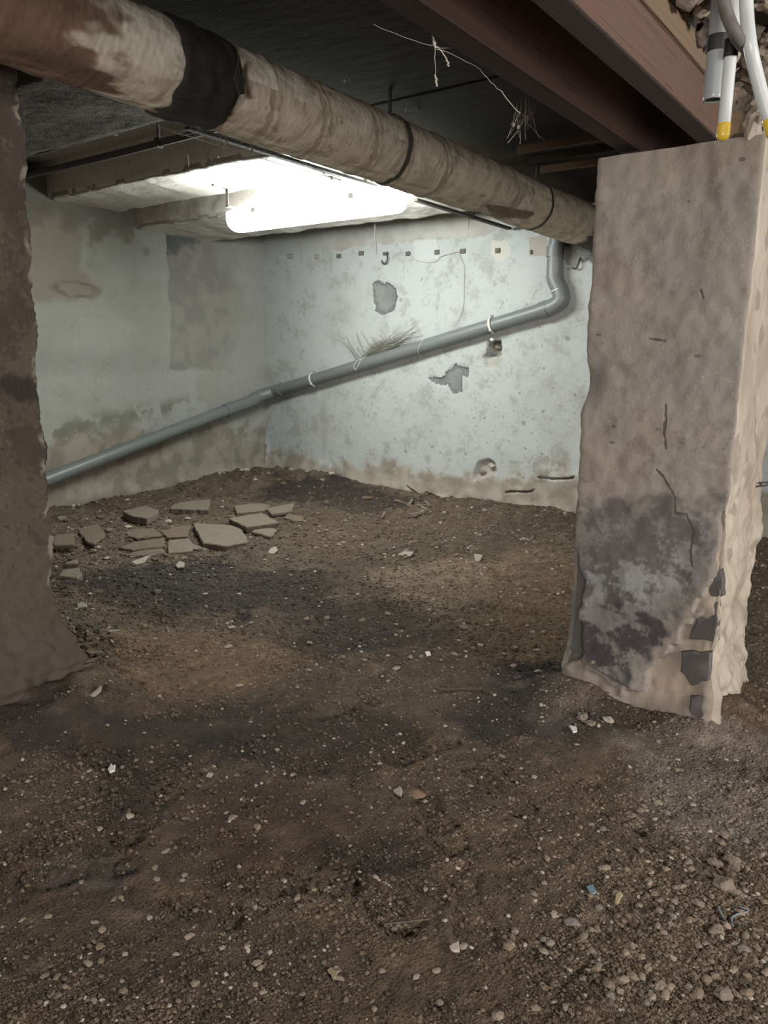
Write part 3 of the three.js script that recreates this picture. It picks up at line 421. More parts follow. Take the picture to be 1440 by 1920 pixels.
// ---------- luminaire over the far bay ----------
function luminaire(name, label, length, glow, bodyMat, orient, pos, brackets, bz, reach = 0.36) {
  // built along x about the origin, diffuser downwards
  const R = (g) => { g.applyMatrix4(orient); g.translate(pos.x, pos.y, pos.z); return g; };
  const prof = (w, y0, y1, n, k) => { const s = new THREE.Shape(); s.moveTo(w, y0); for (let i = 0; i <= n; i++) { const a = i / n * Math.PI; s.lineTo(w * Math.cos(a), y0 - (y0 - y1) * Math.pow(Math.sin(a), k)); } for (let i = 1; i < n; i++) { const a = i / n * Math.PI; s.lineTo(-w * Math.cos(a), y0 + 0.034 * Math.sin(a)); } s.closePath(); return s; };
  const dif = new THREE.ExtrudeGeometry(prof(0.105, 0.0, -0.115, 20, 0.6), { depth: length - 0.06, bevelEnabled: true, bevelThickness: 0.03, bevelSize: 0.02, bevelOffset: -0.02, bevelSegments: 3 }); dif.translate(0, 0, -(length - 0.06) / 2); dif.rotateY(Math.PI / 2);
  const parts = [['housing', R(box(-length / 2 + 0.05, length / 2 - 0.05, 0.02, 0.045, -0.045, 0.045, 0.008)), bodyMat], ['diffuser', R(dif), glow]];
  const kids = []; parts[0][3] = { kids };
  for (const s of [-1, 1]) kids.push(['latch', R(box(s * length * 0.3 - 0.02, s * length * 0.3 + 0.02, -0.02, 0.012, 0.104, 0.111, 0.003)), bodyMat]);
  for (const b of brackets) kids.push(['bracket', R(join([box(b - 0.012, b + 0.012, 0.04, bz, 0.12, 0.126), box(b - 0.012, b + 0.012, 0.036, 0.046, -0.09, 0.126), box(b - 0.012, b + 0.012, bz - 0.006, bz, 0.12, reach)])), M.ironPale]);
  return thing(name, label, 'lamp', parts);
}
function area(color, power, w, h, pos, look) { const l = new THREE.RectAreaLight(color, power, w, h); l.position.copy(pos); l.lookAt(look); scene.add(l); return l; }
{
  const len = 1.42, p = V(-3.57, 2.19, -4.0);
  luminaire('ceiling_lamp', 'long glowing white strip lamp under the ceiling beside the lagged pipe', len, M.glow, M.lampBody, new THREE.Matrix4(), p, [-0.66, 0.55], 0.158, 0.25);
  area(LAMP_COLOR, LAMP_POWER, len - 0.1, 0.15, p.clone().add(V(0, -0.122, 0)), p.clone().add(V(0, -1, 0)));
  for (const s of [-1, 1]) area(LAMP_COLOR, LAMP_SIDE, len - 0.1, 0.085, p.clone().add(V(0, -0.05, s * 0.126)), p.clone().add(V(0, -0.05, s * 1)));
  for (const s of [-1, 1]) area(LAMP_COLOR, LAMP_UP, len - 0.1, 0.05, p.clone().add(V(0, 0.03, s * 0.09)), p.clone().add(V(0, 0.73, s * 0.6)));
}
{ // the room's other fittings, out of the picture: on the right wall and on the wall behind the camera
  const len = 1.5, r = V(2.99, 1.6, -1.6), f = V(1.0, 1.2, 4.74), half = Math.PI / 2;
  luminaire('wall_lamp', 'strip lamp on the right hand wall, outside the picture', len, M.glowSide, M.lampBody, new THREE.Matrix4().makeRotationX(half).multiply(new THREE.Matrix4().makeRotationZ(-half)), r, [], 0);
  area(SIDE_COLOR, SIDE_POWER, len - 0.1, 0.15, r.clone().add(V(-0.13, 0, 0)), r.clone().add(V(-1, 0, 0)));
  luminaire('wall_lamp', 'strip lamp on the wall behind the camera, outside the picture', len, M.glowSide, M.lampBody, new THREE.Matrix4().makeRotationX(half), f, [], 0);
  area(SIDE_COLOR, FRONT_POWER, len - 0.1, 0.15, f.clone().add(V(0, 0, -0.13)), f.clone().add(V(0, 0, -1)));
}

// ---------- big lagged pipe ----------
{
  const cx = -2.143, cy = 2.1, R = 0.137, zA = -5.6, zB = 4.7, len = zB - zA;
  const k = (px, py) => hit(px, py, 'x', cx + 0.1).z; // where along the pipe a measured point lies
  const zDark0 = k(330, 110), zDark1 = k(435, 150), zWhite0 = k(175, 60), zTear = k(955, 375);
  const flange = [k(600, 170), k(760, 230), k(830, 300), k(965, 340), k(505, 160), k(700, 215)];
  const skin = (z, a) => {
    let r = R + 0.004 * fbm(z * 3, Math.cos(a) * 2, Math.sin(a) * 2 + 4, 3) + 0.0022 * noise(z * 16 + a * 0.7, Math.cos(a) * 2.5, Math.sin(a) * 2.5);
    for (const f of flange) r += 0.005 * Math.exp(-(((z - f - 0.02 * Math.sin(a)) / 0.014) ** 2));
    const b = step(0.05, 0.0, Math.max(zDark0 - 0.02 - z, z - zDark1 - 0.03)); r += 0 * b;
    const under = Math.max(0, -Math.sin(a)); r -= 0.022 * Math.exp(-(((z - zTear) / 0.16) ** 2)) * under * under;
    return r;
  };
  const t = bake(2048, 512, (u, v) => {
    const z = zA + u * 5.9, a = v * Math.PI * 2, ca = Math.cos(a), sa = Math.sin(a), n1 = fbm(z * 2.2, ca * 1.6, sa * 1.6 + 61, 4), n2 = fbm(z * 9, ca * 4, sa * 4 + 62, 4), n3 = noise(z * 60, ca * 7, sa * 7 + 63), wrap = noise(z * 20 + sa * 1.6, ca * 0.7, sa * 0.7 + 64) + 0.5 * noise(z * 60 + sa * 3, ca * 0.9, sa * 0.9 + 66);
    let c = mixc([0.74, 0.67, 0.54], [0.6, 0.53, 0.41], clamp(0.5 + n1)); c = mixc(c, [0.42, 0.36, 0.27], step(0.1, 0.6, wrap + 0.25 * n2) * 0.6); c = mixc(c, [0.8, 0.75, 0.64], step(0.2, 0.6, n1 - 0.4 * wrap) * 0.6);
    c = mixc(c, [0.3, 0.25, 0.18], step(0.4, 0.75, n2 + 0.4 * n3) * 0.5);
    for (const f of flange) c = mixc(c, [0.24, 0.195, 0.145], step(0.02, 0.008, Math.abs(z - f - 0.02 * sa - 0.02) + 0.01 * n2) * 0.7);
    const e = 0.05 * n2 + 0.03 * n1;
    const white = step(0.03, -0.03, Math.max(zDark1 - z, z - zDark1 - 0.0, -1) * 0 + polyDist(z, a, [[k(560, 180), -0.3], [zDark1 - 0.01, -0.5], [zDark1 - 0.01, 1.9], [k(590, 160), 1.6]].map(([p, q]) => [p, q])) + e); c = mixc(c, [0.8, 0.77, 0.67], white * clamp(0.7 + n2));
    const dark = step(0.03, -0.02, Math.max(zDark1 - z, z - zDark0) + e * 0.8); c = mixc(c, [0.035, 0.034, 0.03], dark * 0.96);
    const pale = step(0.03, -0.03, Math.max(zDark0 + 0.0 - z, z - zWhite0 - 0.15 * Math.abs(n1), Math.abs(a - 0.55 > Math.PI ? a - 6.283 - 0.15 : a - 0.15) * 0.24 - 0.16) + e * 1.3); c = mixc(c, [0.8, 0.76, 0.66], pale * clamp(0.85 + 0.5 * n2));
    const near = step(0.0, 0.1, z - zWhite0 + 0.1 + 0.12 * n1 + 0.1 * n2); c = mixc(c, mixc([0.26, 0.155, 0.105], [0.14, 0.085, 0.06], clamp(0.5 + n1)), near * 0.95);
    c = mixc(c, [0.045, 0.038, 0.032], step(-4.98, -5.06, z + 0.06 * n2 + 0.03 * Math.sin(a)) * 0.95);
    return [...c, 0.5 + 0.15 * n1 + 0.2 * n2 + 0.09 * wrap + 0.06 * n3];
  });
  const g = grid(steps(zA, 0, 0.014, zB, 0.1), steps(0, Math.PI * 2, Math.PI / 36), (z, a) => { const r = skin(z, a); return [cx + Math.cos(a) * r, cy + Math.sin(a) * r, z, (z - zA) / 5.9, a / (Math.PI * 2)]; });
  const band = (z0, z1, ex, seed) => grid(steps(z0, z1, 0.012), steps(0, Math.PI * 2, Math.PI / 36), (z, a) => { const w = z === z0 || z === z1 ? 0.025 * noise(a * 2.5 * 0.5 + seed, Math.cos(a) * 2, Math.sin(a) * 2) : 0, r = skin(z, a) + ex * (z === z0 || z === z1 ? 0.1 : 1) + 0.005 * noise(z * 20, Math.cos(a) * 4, Math.sin(a) * 4 + seed); return [cx + Math.cos(a) * r, cy + Math.sin(a) * r, z + w, z, a]; });
  const tar = std({ color: lin(0.032, 0.031, 0.027), roughness: 0.85, bumpMap: plasterTex.bumpMap, bumpScale: 0.01 }), tail = onBack; void tail;
  const h1 = hit(738, 214, 'x', cx + 0.05), h2 = hit(1013, 318, 'x', cx + 0.05);
  const parts = [['pipe_wrap', g, std({ ...t, bumpScale: 0.01 })], ['tar_band', band(zDark1, zDark0, 0.008, 3), tar, { label: 'black torn tar paper band' }], ['wall_collar', band(-5.6, -5.47, 0.016, 8), tar]];
  // a torn tongue hanging from the tar band, and the loose flap of wrap further on
  { const q = [[440, 105], [446, 140], [450, 178], [440, 180], [432, 150]].map(([a, b]) => hit(a, b, 'x', cx + 0.135)); const s = new THREE.Shape(q.map((p) => new THREE.Vector2(p.z, p.y))), e = new THREE.ExtrudeGeometry(s, { depth: 0.006, bevelEnabled: false }); e.rotateY(-Math.PI / 2); e.translate(cx + 0.158, 0, 0); parts[1][3].kids = [['torn_tongue', e, tar]]; }
  { const us = steps(0, 1, 0.05), f = grid(us, steps(0, 1, 0.1), (u, v) => { const w = Math.pow(Math.sin(Math.PI * (0.02 + 0.96 * u)), 0.7), z = zTear + 0.2 - 0.46 * u, a = -0.95 + 0.35 * u - 0.42 * v * w, r = skin(z, a) + 0.004 + 0.05 * v * w * (0.6 + 0.4 * Math.sin(u * 7)) + 0.006 * noise(u * 9, v * 5, 2); return [cx + Math.cos(a) * r, cy + Math.sin(a) * r, z, u * 0.3, v * 0.1]; }); parts.push(['torn_flap', f, std({ ...plasterTex, bumpScale: 0.006, color: lin(0.3, 0.245, 0.18), side: THREE.DoubleSide })]); }
  for (const h of [h1, h2]) parts.push(['hanger_rod', bar(V(cx + 0.03, cy + 0.14, h.z), V(cx + 0.03, 2.335, h.z), 0.008), M.iron, { kids: [['hanger_band', grid(steps(h.z - 0.012, h.z + 0.012, 0.006), steps(0, Math.PI * 2, Math.PI / 24), (z, a) => { const r = skin(z, a) + 0.004; return [cx + Math.cos(a) * r, cy + Math.sin(a) * r, z, z, a]; }), M.iron]] }]);
  thing('insulated_pipe', 'thick lagged pipe with flaking cloth wrap crossing under the ceiling', 'pipe', parts);
}
// flat metal strip that runs below the ribs beside the pipe
thing('metal_strip', 'narrow dark flat metal strip beside the lagged pipe, leading to the lamp end', 'strip', [['metal_strip', box(-3.005, -2.968, 2.222, 2.238, -3.93, -2.5, 0.003), M.iron]]);
thing('metal_strip', 'narrow dark flat metal strip right of the lamp, running under the lagged pipe', 'strip', [['metal_strip', box(-2.965, -2.925, 2.2, 2.218, -5.6, -4.3, 0.003), M.iron]]);
{ // torn rags round the pipe end of the strip
  const r = rng(5), parts = []; const c = hit(885, 385, 'x', -2.3);
  for (let i = 0; i < 7; i++) { const a = c.clone().add(V((r() - 0.5) * 0.06, 0.05 * r(), (r() - 0.5) * 0.16)), d = 0.07 + 0.09 * r(), us = steps(0, 1, 0.1), w = 0.012 + 0.014 * r(), ph = r() * 6; parts.push(grid(us, [-1, 0, 1], (u, v) => [a.x + 0.02 * Math.sin(u * 4 + ph) + v * w * 0.3, a.y + 0.02 - d * u, a.z + 0.03 * Math.sin(u * 3 + ph * 2) + v * w * (1 - 0.5 * u), u, v])); }
  thing('rag', 'torn dusty rag strips dangling from the underside of the lagged pipe', 'rag', [['rag', join(parts), std({ color: lin(0.17, 0.145, 0.115), side: THREE.DoubleSide })]]);
}
// twin dark conduits crossing the left ceiling bay
for (const [n, z, y, m, lab] of [['upper', -2.72, 2.4, M.iron, 'upper dark iron conduit crossing the left ceiling bay'], ['lower', -3.02, 2.4, M.iron, 'lower dark iron conduit crossing the left ceiling bay, nearer the lamp']]) { const p = [V(-5.6, y, z), V(-4.4, y - 0.004, z), V(-3.2, y + 0.004, z), V(-2.42, y, z)]; const parts = [['conduit_tube', capped(p, 0.02, 60, 10), m]]; for (const x of [-3.85, -3.1]) parts.push(['clamp', join([box(x - 0.012, x + 0.012, y - 0.026, y + 0.026, z - 0.026, z + 0.026, 0.006), box(x - 0.008, x + 0.008, y, 2.62, z - 0.006, z + 0.006)]), m]); thing('conduit', lab, 'conduit', parts); void n; }
[-3.82, -3.95, -4.1].forEach((z, i) => thing('batten', ['thin pale batten under the dark ceiling right of the pipe, nearest the camera', 'middle one of the thin battens under the dark ceiling right of the pipe', 'thin batten under the dark ceiling right of the pipe, farthest and lowest'][i], 'batten', [['batten', box(-1.98, -1.0, 2.25 - 0.02 * i, 2.29 - 0.02 * i, z - 0.012, z + 0.012, 0.004), i === 1 ? M.timberDark : M.timber]]));

// ---------- grey drain pipe on the walls ----------
{
  const r = 0.055, off = 0.075, b = (px, py) => hit(px, py, 'z', BACK_Z + off), l = (px, py) => hit(px, py, 'x', LEFT_X + off + 0.015);
  const e0 = b(1032, 577), e1 = b(512, 735), corner = V(LEFT_X + off + 0.06, 0, BACK_Z + off + 0.06), lf = l(105, 893), ln = l(440, 764);
  const dirB = e0.clone().sub(e1).normalize(), dirL = lf.clone().sub(ln).normalize();
  void corner;
  const far = lf.clone().addScaledVector(dirL, 0.5);
  const parts = [];
  parts.push(['pipe_run', bar(e1, e0, r, 28), M.pvc], ['pipe_run', bar(ln, far, r, 28), M.pvc]);
  parts.push(['corner_bend', tube([ln.clone().addScaledVector(dirL, 0.1), ln, V((ln.x * 2 + e1.x) / 3 - 0.02, (ln.y * 2 + e1.y) / 3, (ln.z * 2 + e1.z) / 3 - 0.05), V((ln.x + e1.x * 2) / 3 - 0.05, (ln.y + e1.y * 2) / 3, (ln.z + e1.z * 2) / 3 - 0.02), e1, e1.clone().addScaledVector(dirB, 0.1)], r * 1.09, 40, 28), M.pvc]);
  const ring = (p, d, R, h) => bar(p.clone().addScaledVector(d, -h / 2), p.clone().addScaledVector(d, h / 2), R, 28);
  parts.push(['socket', ring(e1.clone().addScaledVector(dirB, 0.11), dirB, r * 1.16, 0.035), M.pvcDark], ['socket', ring(ln.clone().addScaledVector(dirL, 0.11), dirL, r * 1.14, 0.035), M.pvc]);
  const elbow = [e0.clone().addScaledVector(dirB, -0.02), b(1043, 571), b(1052, 561), b(1049, 543), b(1042, 528), b(1040, 517)];
  parts.push(['elbow', tube(elbow, r * 1.12, 48, 28), M.pvc], ['socket', ring(e0.clone().addScaledVector(dirB, -0.05), dirB, r * 1.17, 0.06), M.pvc], ['joint_ring', ring(b(1048, 544), b(1051, 556).sub(b(1045, 532)).normalize(), r * 1.15, 0.008), M.clip]);
  const up = [b(1040, 518), b(1040, 495), b(1041, 470), b(1044, 448), b(1050, 425), b(1056, 405)]; parts.push(['riser', tube(up, r * 0.98, 40, 28), M.pvc]);
  for (const [y, h, k] of [[508, 0.1, 1.12], [491, 0.05, 1.06], [472, 0.075, 1.1]]) parts.push(['socket', ring(b(1040, y), V(0, 1, 0), r * k, h), y === 491 ? M.pvcDark : M.pvc]);
  thing('drain_pipe', 'grey plastic drain pipe sloping across the white wall into the left corner', 'pipe', parts);
  // clips and ties
  const along = (px) => { const a = onBack(px, 500); const t = (a.x - e1.x) / (e0.x - e1.x); return e1.clone().lerp(e0, t); };
  const clip = (px, lab) => { const p = along(px), q = new THREE.Quaternion().setFromUnitVectors(V(0, 0, 1), dirB), g = new THREE.TorusGeometry(r + 0.007, 0.006, 8, 30, Math.PI * 1.1); g.rotateZ(Math.PI * 0.48); g.scale(1, 1, 2); const h = new THREE.SphereGeometry(0.013, 10, 8); const ea = Math.PI * 1.3; h.translate(Math.cos(ea) * (r + 0.008), Math.sin(ea) * (r + 0.008), 0); const s = box(-0.008, 0.008, r, r + 0.03, -0.01, 0.01, 0.003); const mk = (m) => { m.applyQuaternion(q); m.translate(p.x, p.y, p.z); return m; }; thing('pipe_clip', lab, 'clip', [['clip_band', mk(g), M.clip], ['screw_head', mk(h), M.clip], ['clip_stub', mk(s), M.ironPale]]); };
  clip(936, 'pale pipe clip on the grey drain pipe, the one nearer its elbow'); clip(597, 'pale pipe clip on the grey drain pipe, the one nearer the room corner');
  const tie = (px, w, lab, open) => { const p = along(px), o = []; for (let i = 0; i <= 24; i++) { const a = Math.PI * (0.62 - 1.2 * i / 24), s = w * Math.sin(i / 24 * Math.PI); o.push(p.clone().addScaledVector(dirB, open ? s * (1 - i / 24) - 0.06 * (i / 24) : 0.05 - 0.1 * i / 24).add(V(0, Math.sin(a) * (r + 0.004), Math.cos(a) * (r + 0.004)))); } thing('cord_tie', lab, 'cord', [['cord_tie', capped(o, 0.0035, 50, 6), M.cord]]); return p; };
  tie(806, 0.0, 'single white cord hanging over the middle of the grey drain pipe', false);
  { const p = along(692), o = []; for (let i = 0; i <= 30; i++) { const t = i / 30, s = t < 0.5 ? -1 : 1, v = t < 0.5 ? t * 2 : 2 - t * 2, a = Math.PI * (0.5 - 0.72 * v); o.push(p.clone().addScaledVector(dirB, s * 0.028 * Math.min(1, (1 - v) * 4) - 0.05 * v).add(V(0, Math.sin(a) * (r + 0.004), Math.cos(a) * (r + 0.004)))); } thing('cord_tie', 'white cord loop hooked over the grey drain pipe below the dry stems', 'cord', [['cord_tie', capped(o, 0.0035, 60, 6), M.cord]]); }
  { // dry stems stuck behind the pipe
    const R = rng(17), gs = [], c0 = along(730);
    for (let i = 0; i < 110; i++) { const t = (R() - 0.5) * 0.7, a = c0.clone().addScaledVector(dirB, t * 0.6 - 0.1).add(V(0, r * 0.75, -0.03)); const len = 0.12 + 0.26 * R(), ang = 0.42 + 0.5 * R() + (R() < 0.08 ? 1.5 : 0), d = V(Math.cos(ang), Math.sin(ang) * 0.8, 0.12 * (R() - 0.3)); const m = a.clone().addScaledVector(d, len * 0.5).add(V(0, 0.03 * R(), 0.02)); gs.push(tube([a, m, a.clone().addScaledVector(d, len).add(V(0, -0.02 * R(), 0.01))], 0.0016 + 0.0012 * R(), 8, 4)); }
    for (const [px, ex, ey] of [[690, 650, 633], [700, 668, 625]]) { const a = along(px).add(V(0, r, 0)), e = onBack(ex, ey, 0.05); gs.push(tube([a, a.clone().lerp(e, 0.5).add(V(0, -0.03, 0)), e], 0.003, 12, 5)); }
    thing('dry_stems', 'bundle of thin dry stems lying on the middle of the grey drain pipe', 'stems', [['dry_stems', join(gs), M.straw, { stuff: true }]]).userData.kind = 'stuff';
  }
}

// ---------- row of plugs, hooks and wires on the back wall ----------
const surf = (px, py, out = 0) => { const p = onBack(px, py); p.z = BACK_Z + backDepth(p.x, p.y) + out; return p; };
[[545, 480, 15, 11, 1, 'faint whitewashed timber plug nearest the room corner'], [594, 481, 12, 11, 1, 'whitewashed timber plug second from the room corner, beside a pale blotch'], [636, 480, 12, 9, 0, 'grey timber plug third from the room corner'], [678, 475, 13, 9, 0, 'wide grey timber plug just left of the hanging wire end'], [724, 476, 12, 7, 0, 'timber plug with the iron hook hanging under it'], [766, 476, 11, 9, 0, 'dark timber plug left of the bright square plaster patch'], [820, 473, 11, 9, 0, 'dark timber plug above the drooping wire loop'], [868, 471, 12, 9, 0, 'dark timber plug from which the thin cable drops'], [934, 470, 10, 9, 0, 'dark timber plug ringed by a round cream plaster patch'], [996, 473, 4, 8, 0, 'very small dark peg near the grey riser pipe']].forEach(([px, py, w, h, pale, lab], i) => {
  const a = surf(px, py), s = 1 / 240, hw = w * s / 2, hh = h * s / 2; thing('timber_plug', lab, 'plug', [['timber_plug', wornBox(a.x - hw, a.x + hw, a.y - hh, a.y + hh, a.z - 0.03, a.z + 0.014, 0.008, 0.002, 40, 0.004, i), pale ? M.plugPale : M.plug]]);
});
{ const p = (x, y, o) => surf(x, y, o); thing('wall_hook', 'small J shaped iron hook below a timber plug on the white wall', 'hook', [['wall_hook', capped([p(728, 474, 0.0), p(730, 478, 0.03), p(731, 487, 0.034), p(728, 494, 0.034), p(723, 495, 0.034), p(721, 490, 0.034)], 0.0065, 40, 8), M.iron]]);
  thing('wall_hook', 'bent iron hook in the dark corner between riser pipe and pillar', 'hook', [['wall_hook', capped([p(1088, 484, 0), p(1089, 490, 0.03), p(1087, 500, 0.04), p(1082, 505, 0.04), p(1077, 503, 0.04)], 0.007, 40, 8), M.iron]]);
  thing('wire', 'thin pale wire loop drooping between three dark timber plugs', 'wire', [['wire', tube([p(770, 478, 0.02), p(780, 487, 0.012), p(800, 492, 0.012), p(820, 490, 0.014), p(826, 482, 0.02), p(845, 476, 0.014), p(862, 472, 0.02)], 0.0028, 60, 5), M.cord]]);
  thing('cable', 'thin pale cable hanging down the white wall onto the drain pipe', 'cable', [['cable', tube([p(862, 473, 0.02), p(865, 486, 0.012), p(871, 500, 0.01), p(871, 530, 0.012), p(870, 570, 0.012), p(862, 596, 0.02), p(850, 612, 0.05)], 0.003, 60, 5), M.cord]]);
  const w = hit(703, 430, 'z', -5.2); thing('wire', 'short straight wire end hanging from the ceiling right of the lamp', 'wire', [['wire', capped([V(w.x - 0.004, 2.372, w.z), V(w.x, w.y, w.z), hit(704, 452, 'z', -5.2), hit(706, 476, 'z', -5.2)], 0.0065, 24, 6), M.ironPale]]);
}
{ // stones inside the two wall holes
  const q = (px, py, s, o, m, lab) => { const c = surf(px, py), g = rock(px, 0.7, 2, 0.4); g.scale(s, s, s); g.translate(c.x, c.y, c.z + o); thing('stone', lab, 'stone', [['stone', g, m]]); };
  q(926, 650, 0.036, 0.02, M.stone, 'stone set inside the upper hole in the white wall'); q(925, 637, 0.018, 0.02, M.white, 'small white lump at the top edge of the upper wall hole'); q(918, 873, 0.04, 0.0, M.stonePale, 'pale stone showing in the lower hole of the white wall'); q(900, 887, 0.034, 0.0, M.stone, 'brown stone at the left of the lower wall hole');
}

// ---------- conduits hanging at the upper right ----------
{
  const at = (px, py, d) => eye.clone().addScaledVector(sight(px, py), d);
  { const e = at(1337, 188, 1.42), t = V(e.x, 2.05, e.z), r = 0.0148, s = new THREE.LatheGeometry([[r * 0.82, 0.004], [r * 0.84, 0], [r, 0], [r, 0.006], [r, t.y - e.y], [r * 0.82, t.y - e.y], [r * 0.82, 0.05], [r * 0.82, 0.004]].map(([a, b]) => new THREE.Vector2(a, b)), 28); s.translate(e.x, e.y, e.z); const band = new THREE.CylinderGeometry(r * 1.09, r * 1.09, 0.022, 28), by = at(1340, 72, 1.42).y; band.translate(e.x, by, e.z);
    thing('conduit', 'stub of grey plastic conduit with a black strap, hanging at the upper right', 'conduit', [['conduit_tube', s, M.conduitGrey], ['strap', band, M.rubber]]); }
  { const e = at(1356, 252, 1.36), r = 0.0088, top = V(e.x + 0.001, 2.05, e.z), jn = at(1358, 238, 1.36); const g = bar(V(e.x, jn.y, e.z), top, r, 20), y = new THREE.CapsuleGeometry(r * 1.08, 0.012, 6, 18); y.translate(e.x, jn.y - 0.004, e.z);
    const sy = at(1363, 75, 1.36).y, sg = new THREE.CylinderGeometry(r * 1.14, r * 1.14, 0.024, 20); sg.translate(e.x, sy, e.z);
    thing('conduit', 'straight white plastic conduit with yellow tip beside the grey stub', 'conduit', [['conduit_tube', g, M.conduitWhite], ['strap', sg, M.rubber], ['end_cap', y, M.yellow, { label: 'yellow rounded end cap' }]]); }
  { const d = 1.34, p = [at(1399, -40, d + 0.03), at(1400, 20, d + 0.02), at(1406, 80, d), at(1416, 130, d), at(1432, 190, d), at(1444, 228, d)], r = 0.0092; const y = capped([at(1443, 226, d), at(1449, 248, d)], r * 1.08, 8, 16); p[0].y = Math.min(p[0].y, 2.04);
    thing('conduit', 'curved white plastic conduit with yellow tip at the right border', 'conduit', [['conduit_tube', tube(p, r, 40, 18), M.conduitWhite], ['end_cap', y, M.yellow, { label: 'yellow rounded end cap' }]]); }
  { const d = 1.315, p = [at(1335, -60, d + 0.05), at(1352, -8, d), at(1364, 30, d), at(1378, 62, d), at(1392, 84, d + 0.04), at(1404, 92, d + 0.1)]; p[0].y = Math.min(p[0].y, 2.03); thing('cable', 'thick dark cable crossing behind the hanging white conduits', 'cable', [['cable', capped(p, 0.0085, 40, 14), std({ color: lin(0.1, 0.092, 0.084), roughness: 0.7 })]]); }
}

// ---------- slabs and rubble ----------
const groundY = (x, z) => floorH(x, z);
function onGround(px, py, up = 0) { let p = onFloor(px, py), y = 0; for (let i = 0; i < 4; i++) { y = floorH(p.x, p.z) + up; p = onFloor(px, py, y); } p.y = y; return p; }
function slabAt(px, t, lift, label, mat, seed, group) {
  const mx = px.reduce((q, [a]) => q + a, 0) / px.length, my = px.reduce((q, [, b]) => q + b, 0) / px.length, base = onGround(mx, my).y, pts = px.map(([a, b]) => onFloor(a, b, base + t * 0.6 + lift * 0.6));
  const cx = pts.reduce((q, p) => q + p.x, 0) / pts.length, cz = pts.reduce((q, p) => q + p.z, 0) / pts.length, r = rng(seed + 900), tx = (r() - 0.5) * 0.04, tz = (r() - 0.5) * 0.04;
  const g = shard(pts.map((p) => [p.x, p.z]), t, seed), P = g.attributes.position; for (let i = 0; i < P.count; i++) P.setY(i, P.getY(i) + base - t * 0.4 + lift * 0.6 + 0.003 * noise(P.getX(i) * 5, P.getZ(i) * 5, seed) + (P.getX(i) - cx) * tx + (P.getZ(i) - cz) * tz); g.computeVertexNormals();
  thing('slab_fragment', label, 'slab', [['slab_fragment', g, mat]], group);
}
const z5 = (l) => l.map(([a, b]) => [300 + a / 5.333, 900 + b / 5.333]), z4 = (l) => l.map(([a, b]) => [90 + a / 6, 900 + b / 6]);
slabAt(z5([[330, 435], [720, 450], [820, 490], [890, 605], [660, 655], [430, 630]]), 0.045, 0.015, 'largest broken slab, tilted pentagon in front of the other pieces', M.slab, 1);
slabAt(z5([[690, 380], [1015, 318], [1190, 425], [870, 470]]), 0.05, 0.03, 'raised diamond shaped slab piece behind the largest slab', M.slab, 2);
slabAt(z5([[735, 255], [985, 230], [1105, 245], [1050, 300], [770, 330]]), 0.035, 0.02, 'slab piece directly behind the raised diamond slab', M.slab, 3);
slabAt(z5([[1060, 280], [1345, 220], [1325, 310], [1115, 340]]), 0.03, 0.02, 'right-most slab piece with a squared end', M.slab, 4);
slabAt(z5([[915, 515], [975, 478], [1150, 480], [1165, 500], [1120, 565]]), 0.022, 0.01, 'small slab piece at the right of the largest slab', M.slab, 5);
slabAt(z5([[105, 260], [180, 220], [510, 185], [480, 300], [110, 285]]), 0.045, 0.03, 'long slab piece at the back near the left wall', M.slab, 6);
slabAt(z5([[80, 600], [290, 580], [350, 640], [490, 690], [80, 730]]), 0.025, 0.005, 'flat slab piece at the edge of the black soil, left of the largest', M.slab, 7);
slabAt(z4([[840, 345], [1100, 280], [1245, 330], [1210, 390], [1110, 430], [950, 405]]), 0.055, 0.03, 'thick tilted slab piece leaning against the foot of the left wall', M.slab, 8);
slabAt(z4([[50, 680], [90, 600], [280, 590], [290, 730], [60, 735]]), 0.03, 0.012, 'squarish slab piece right beside the left pillar edge', M.slabDirty, 9);
slabAt(z4([[330, 560], [560, 500], [640, 620], [520, 705], [440, 690]]), 0.022, 0.006, 'dusty slab piece second from the left pillar', M.slabDirty, 10);
slabAt(z4([[790, 750], [1000, 690], [1300, 655], [1310, 740], [950, 780]]), 0.022, 0.006, 'half buried slab left of the long ground crack', M.slabDirty, 11);
slabAt(z4([[870, 850], [1000, 800], [1290, 755], [1310, 810], [1150, 850]]), 0.02, 0.004, 'narrow half buried slab along the edge of the black soil', M.slabDirty, 12);
slabAt(z4([[110, 1080], [170, 1010], [350, 980], [385, 1060], [330, 1095]]), 0.035, 0.012, 'pale thick slab piece lowest in the heap by the left pillar', M.slab, 13);
slabAt(z4([[170, 935], [320, 880], [335, 945]]), 0.03, 0.012, 'triangular slab piece in the heap by the left pillar', M.slab, 14);
slabAt(z5([[0, 510], [130, 470], [310, 445], [270, 565], [70, 575]]), 0.022, 0.004, 'dirty slab half buried behind the flat slab by the black soil', M.slabDirty, 15);
slabAt(z4([[820, 600], [1000, 540], [1190, 540], [1290, 630], [1000, 660]]), 0.018, 0.004, 'flat dirt covered slab below the tilted wall-foot slab', M.slabDirty, 16);
slabAt(z5([[1235, 370], [1290, 335], [1430, 360], [1440, 400], [1330, 405]]), 0.03, 0.008, 'worn earth coloured slab piece right of the slab group', M.slabDirty, 17);

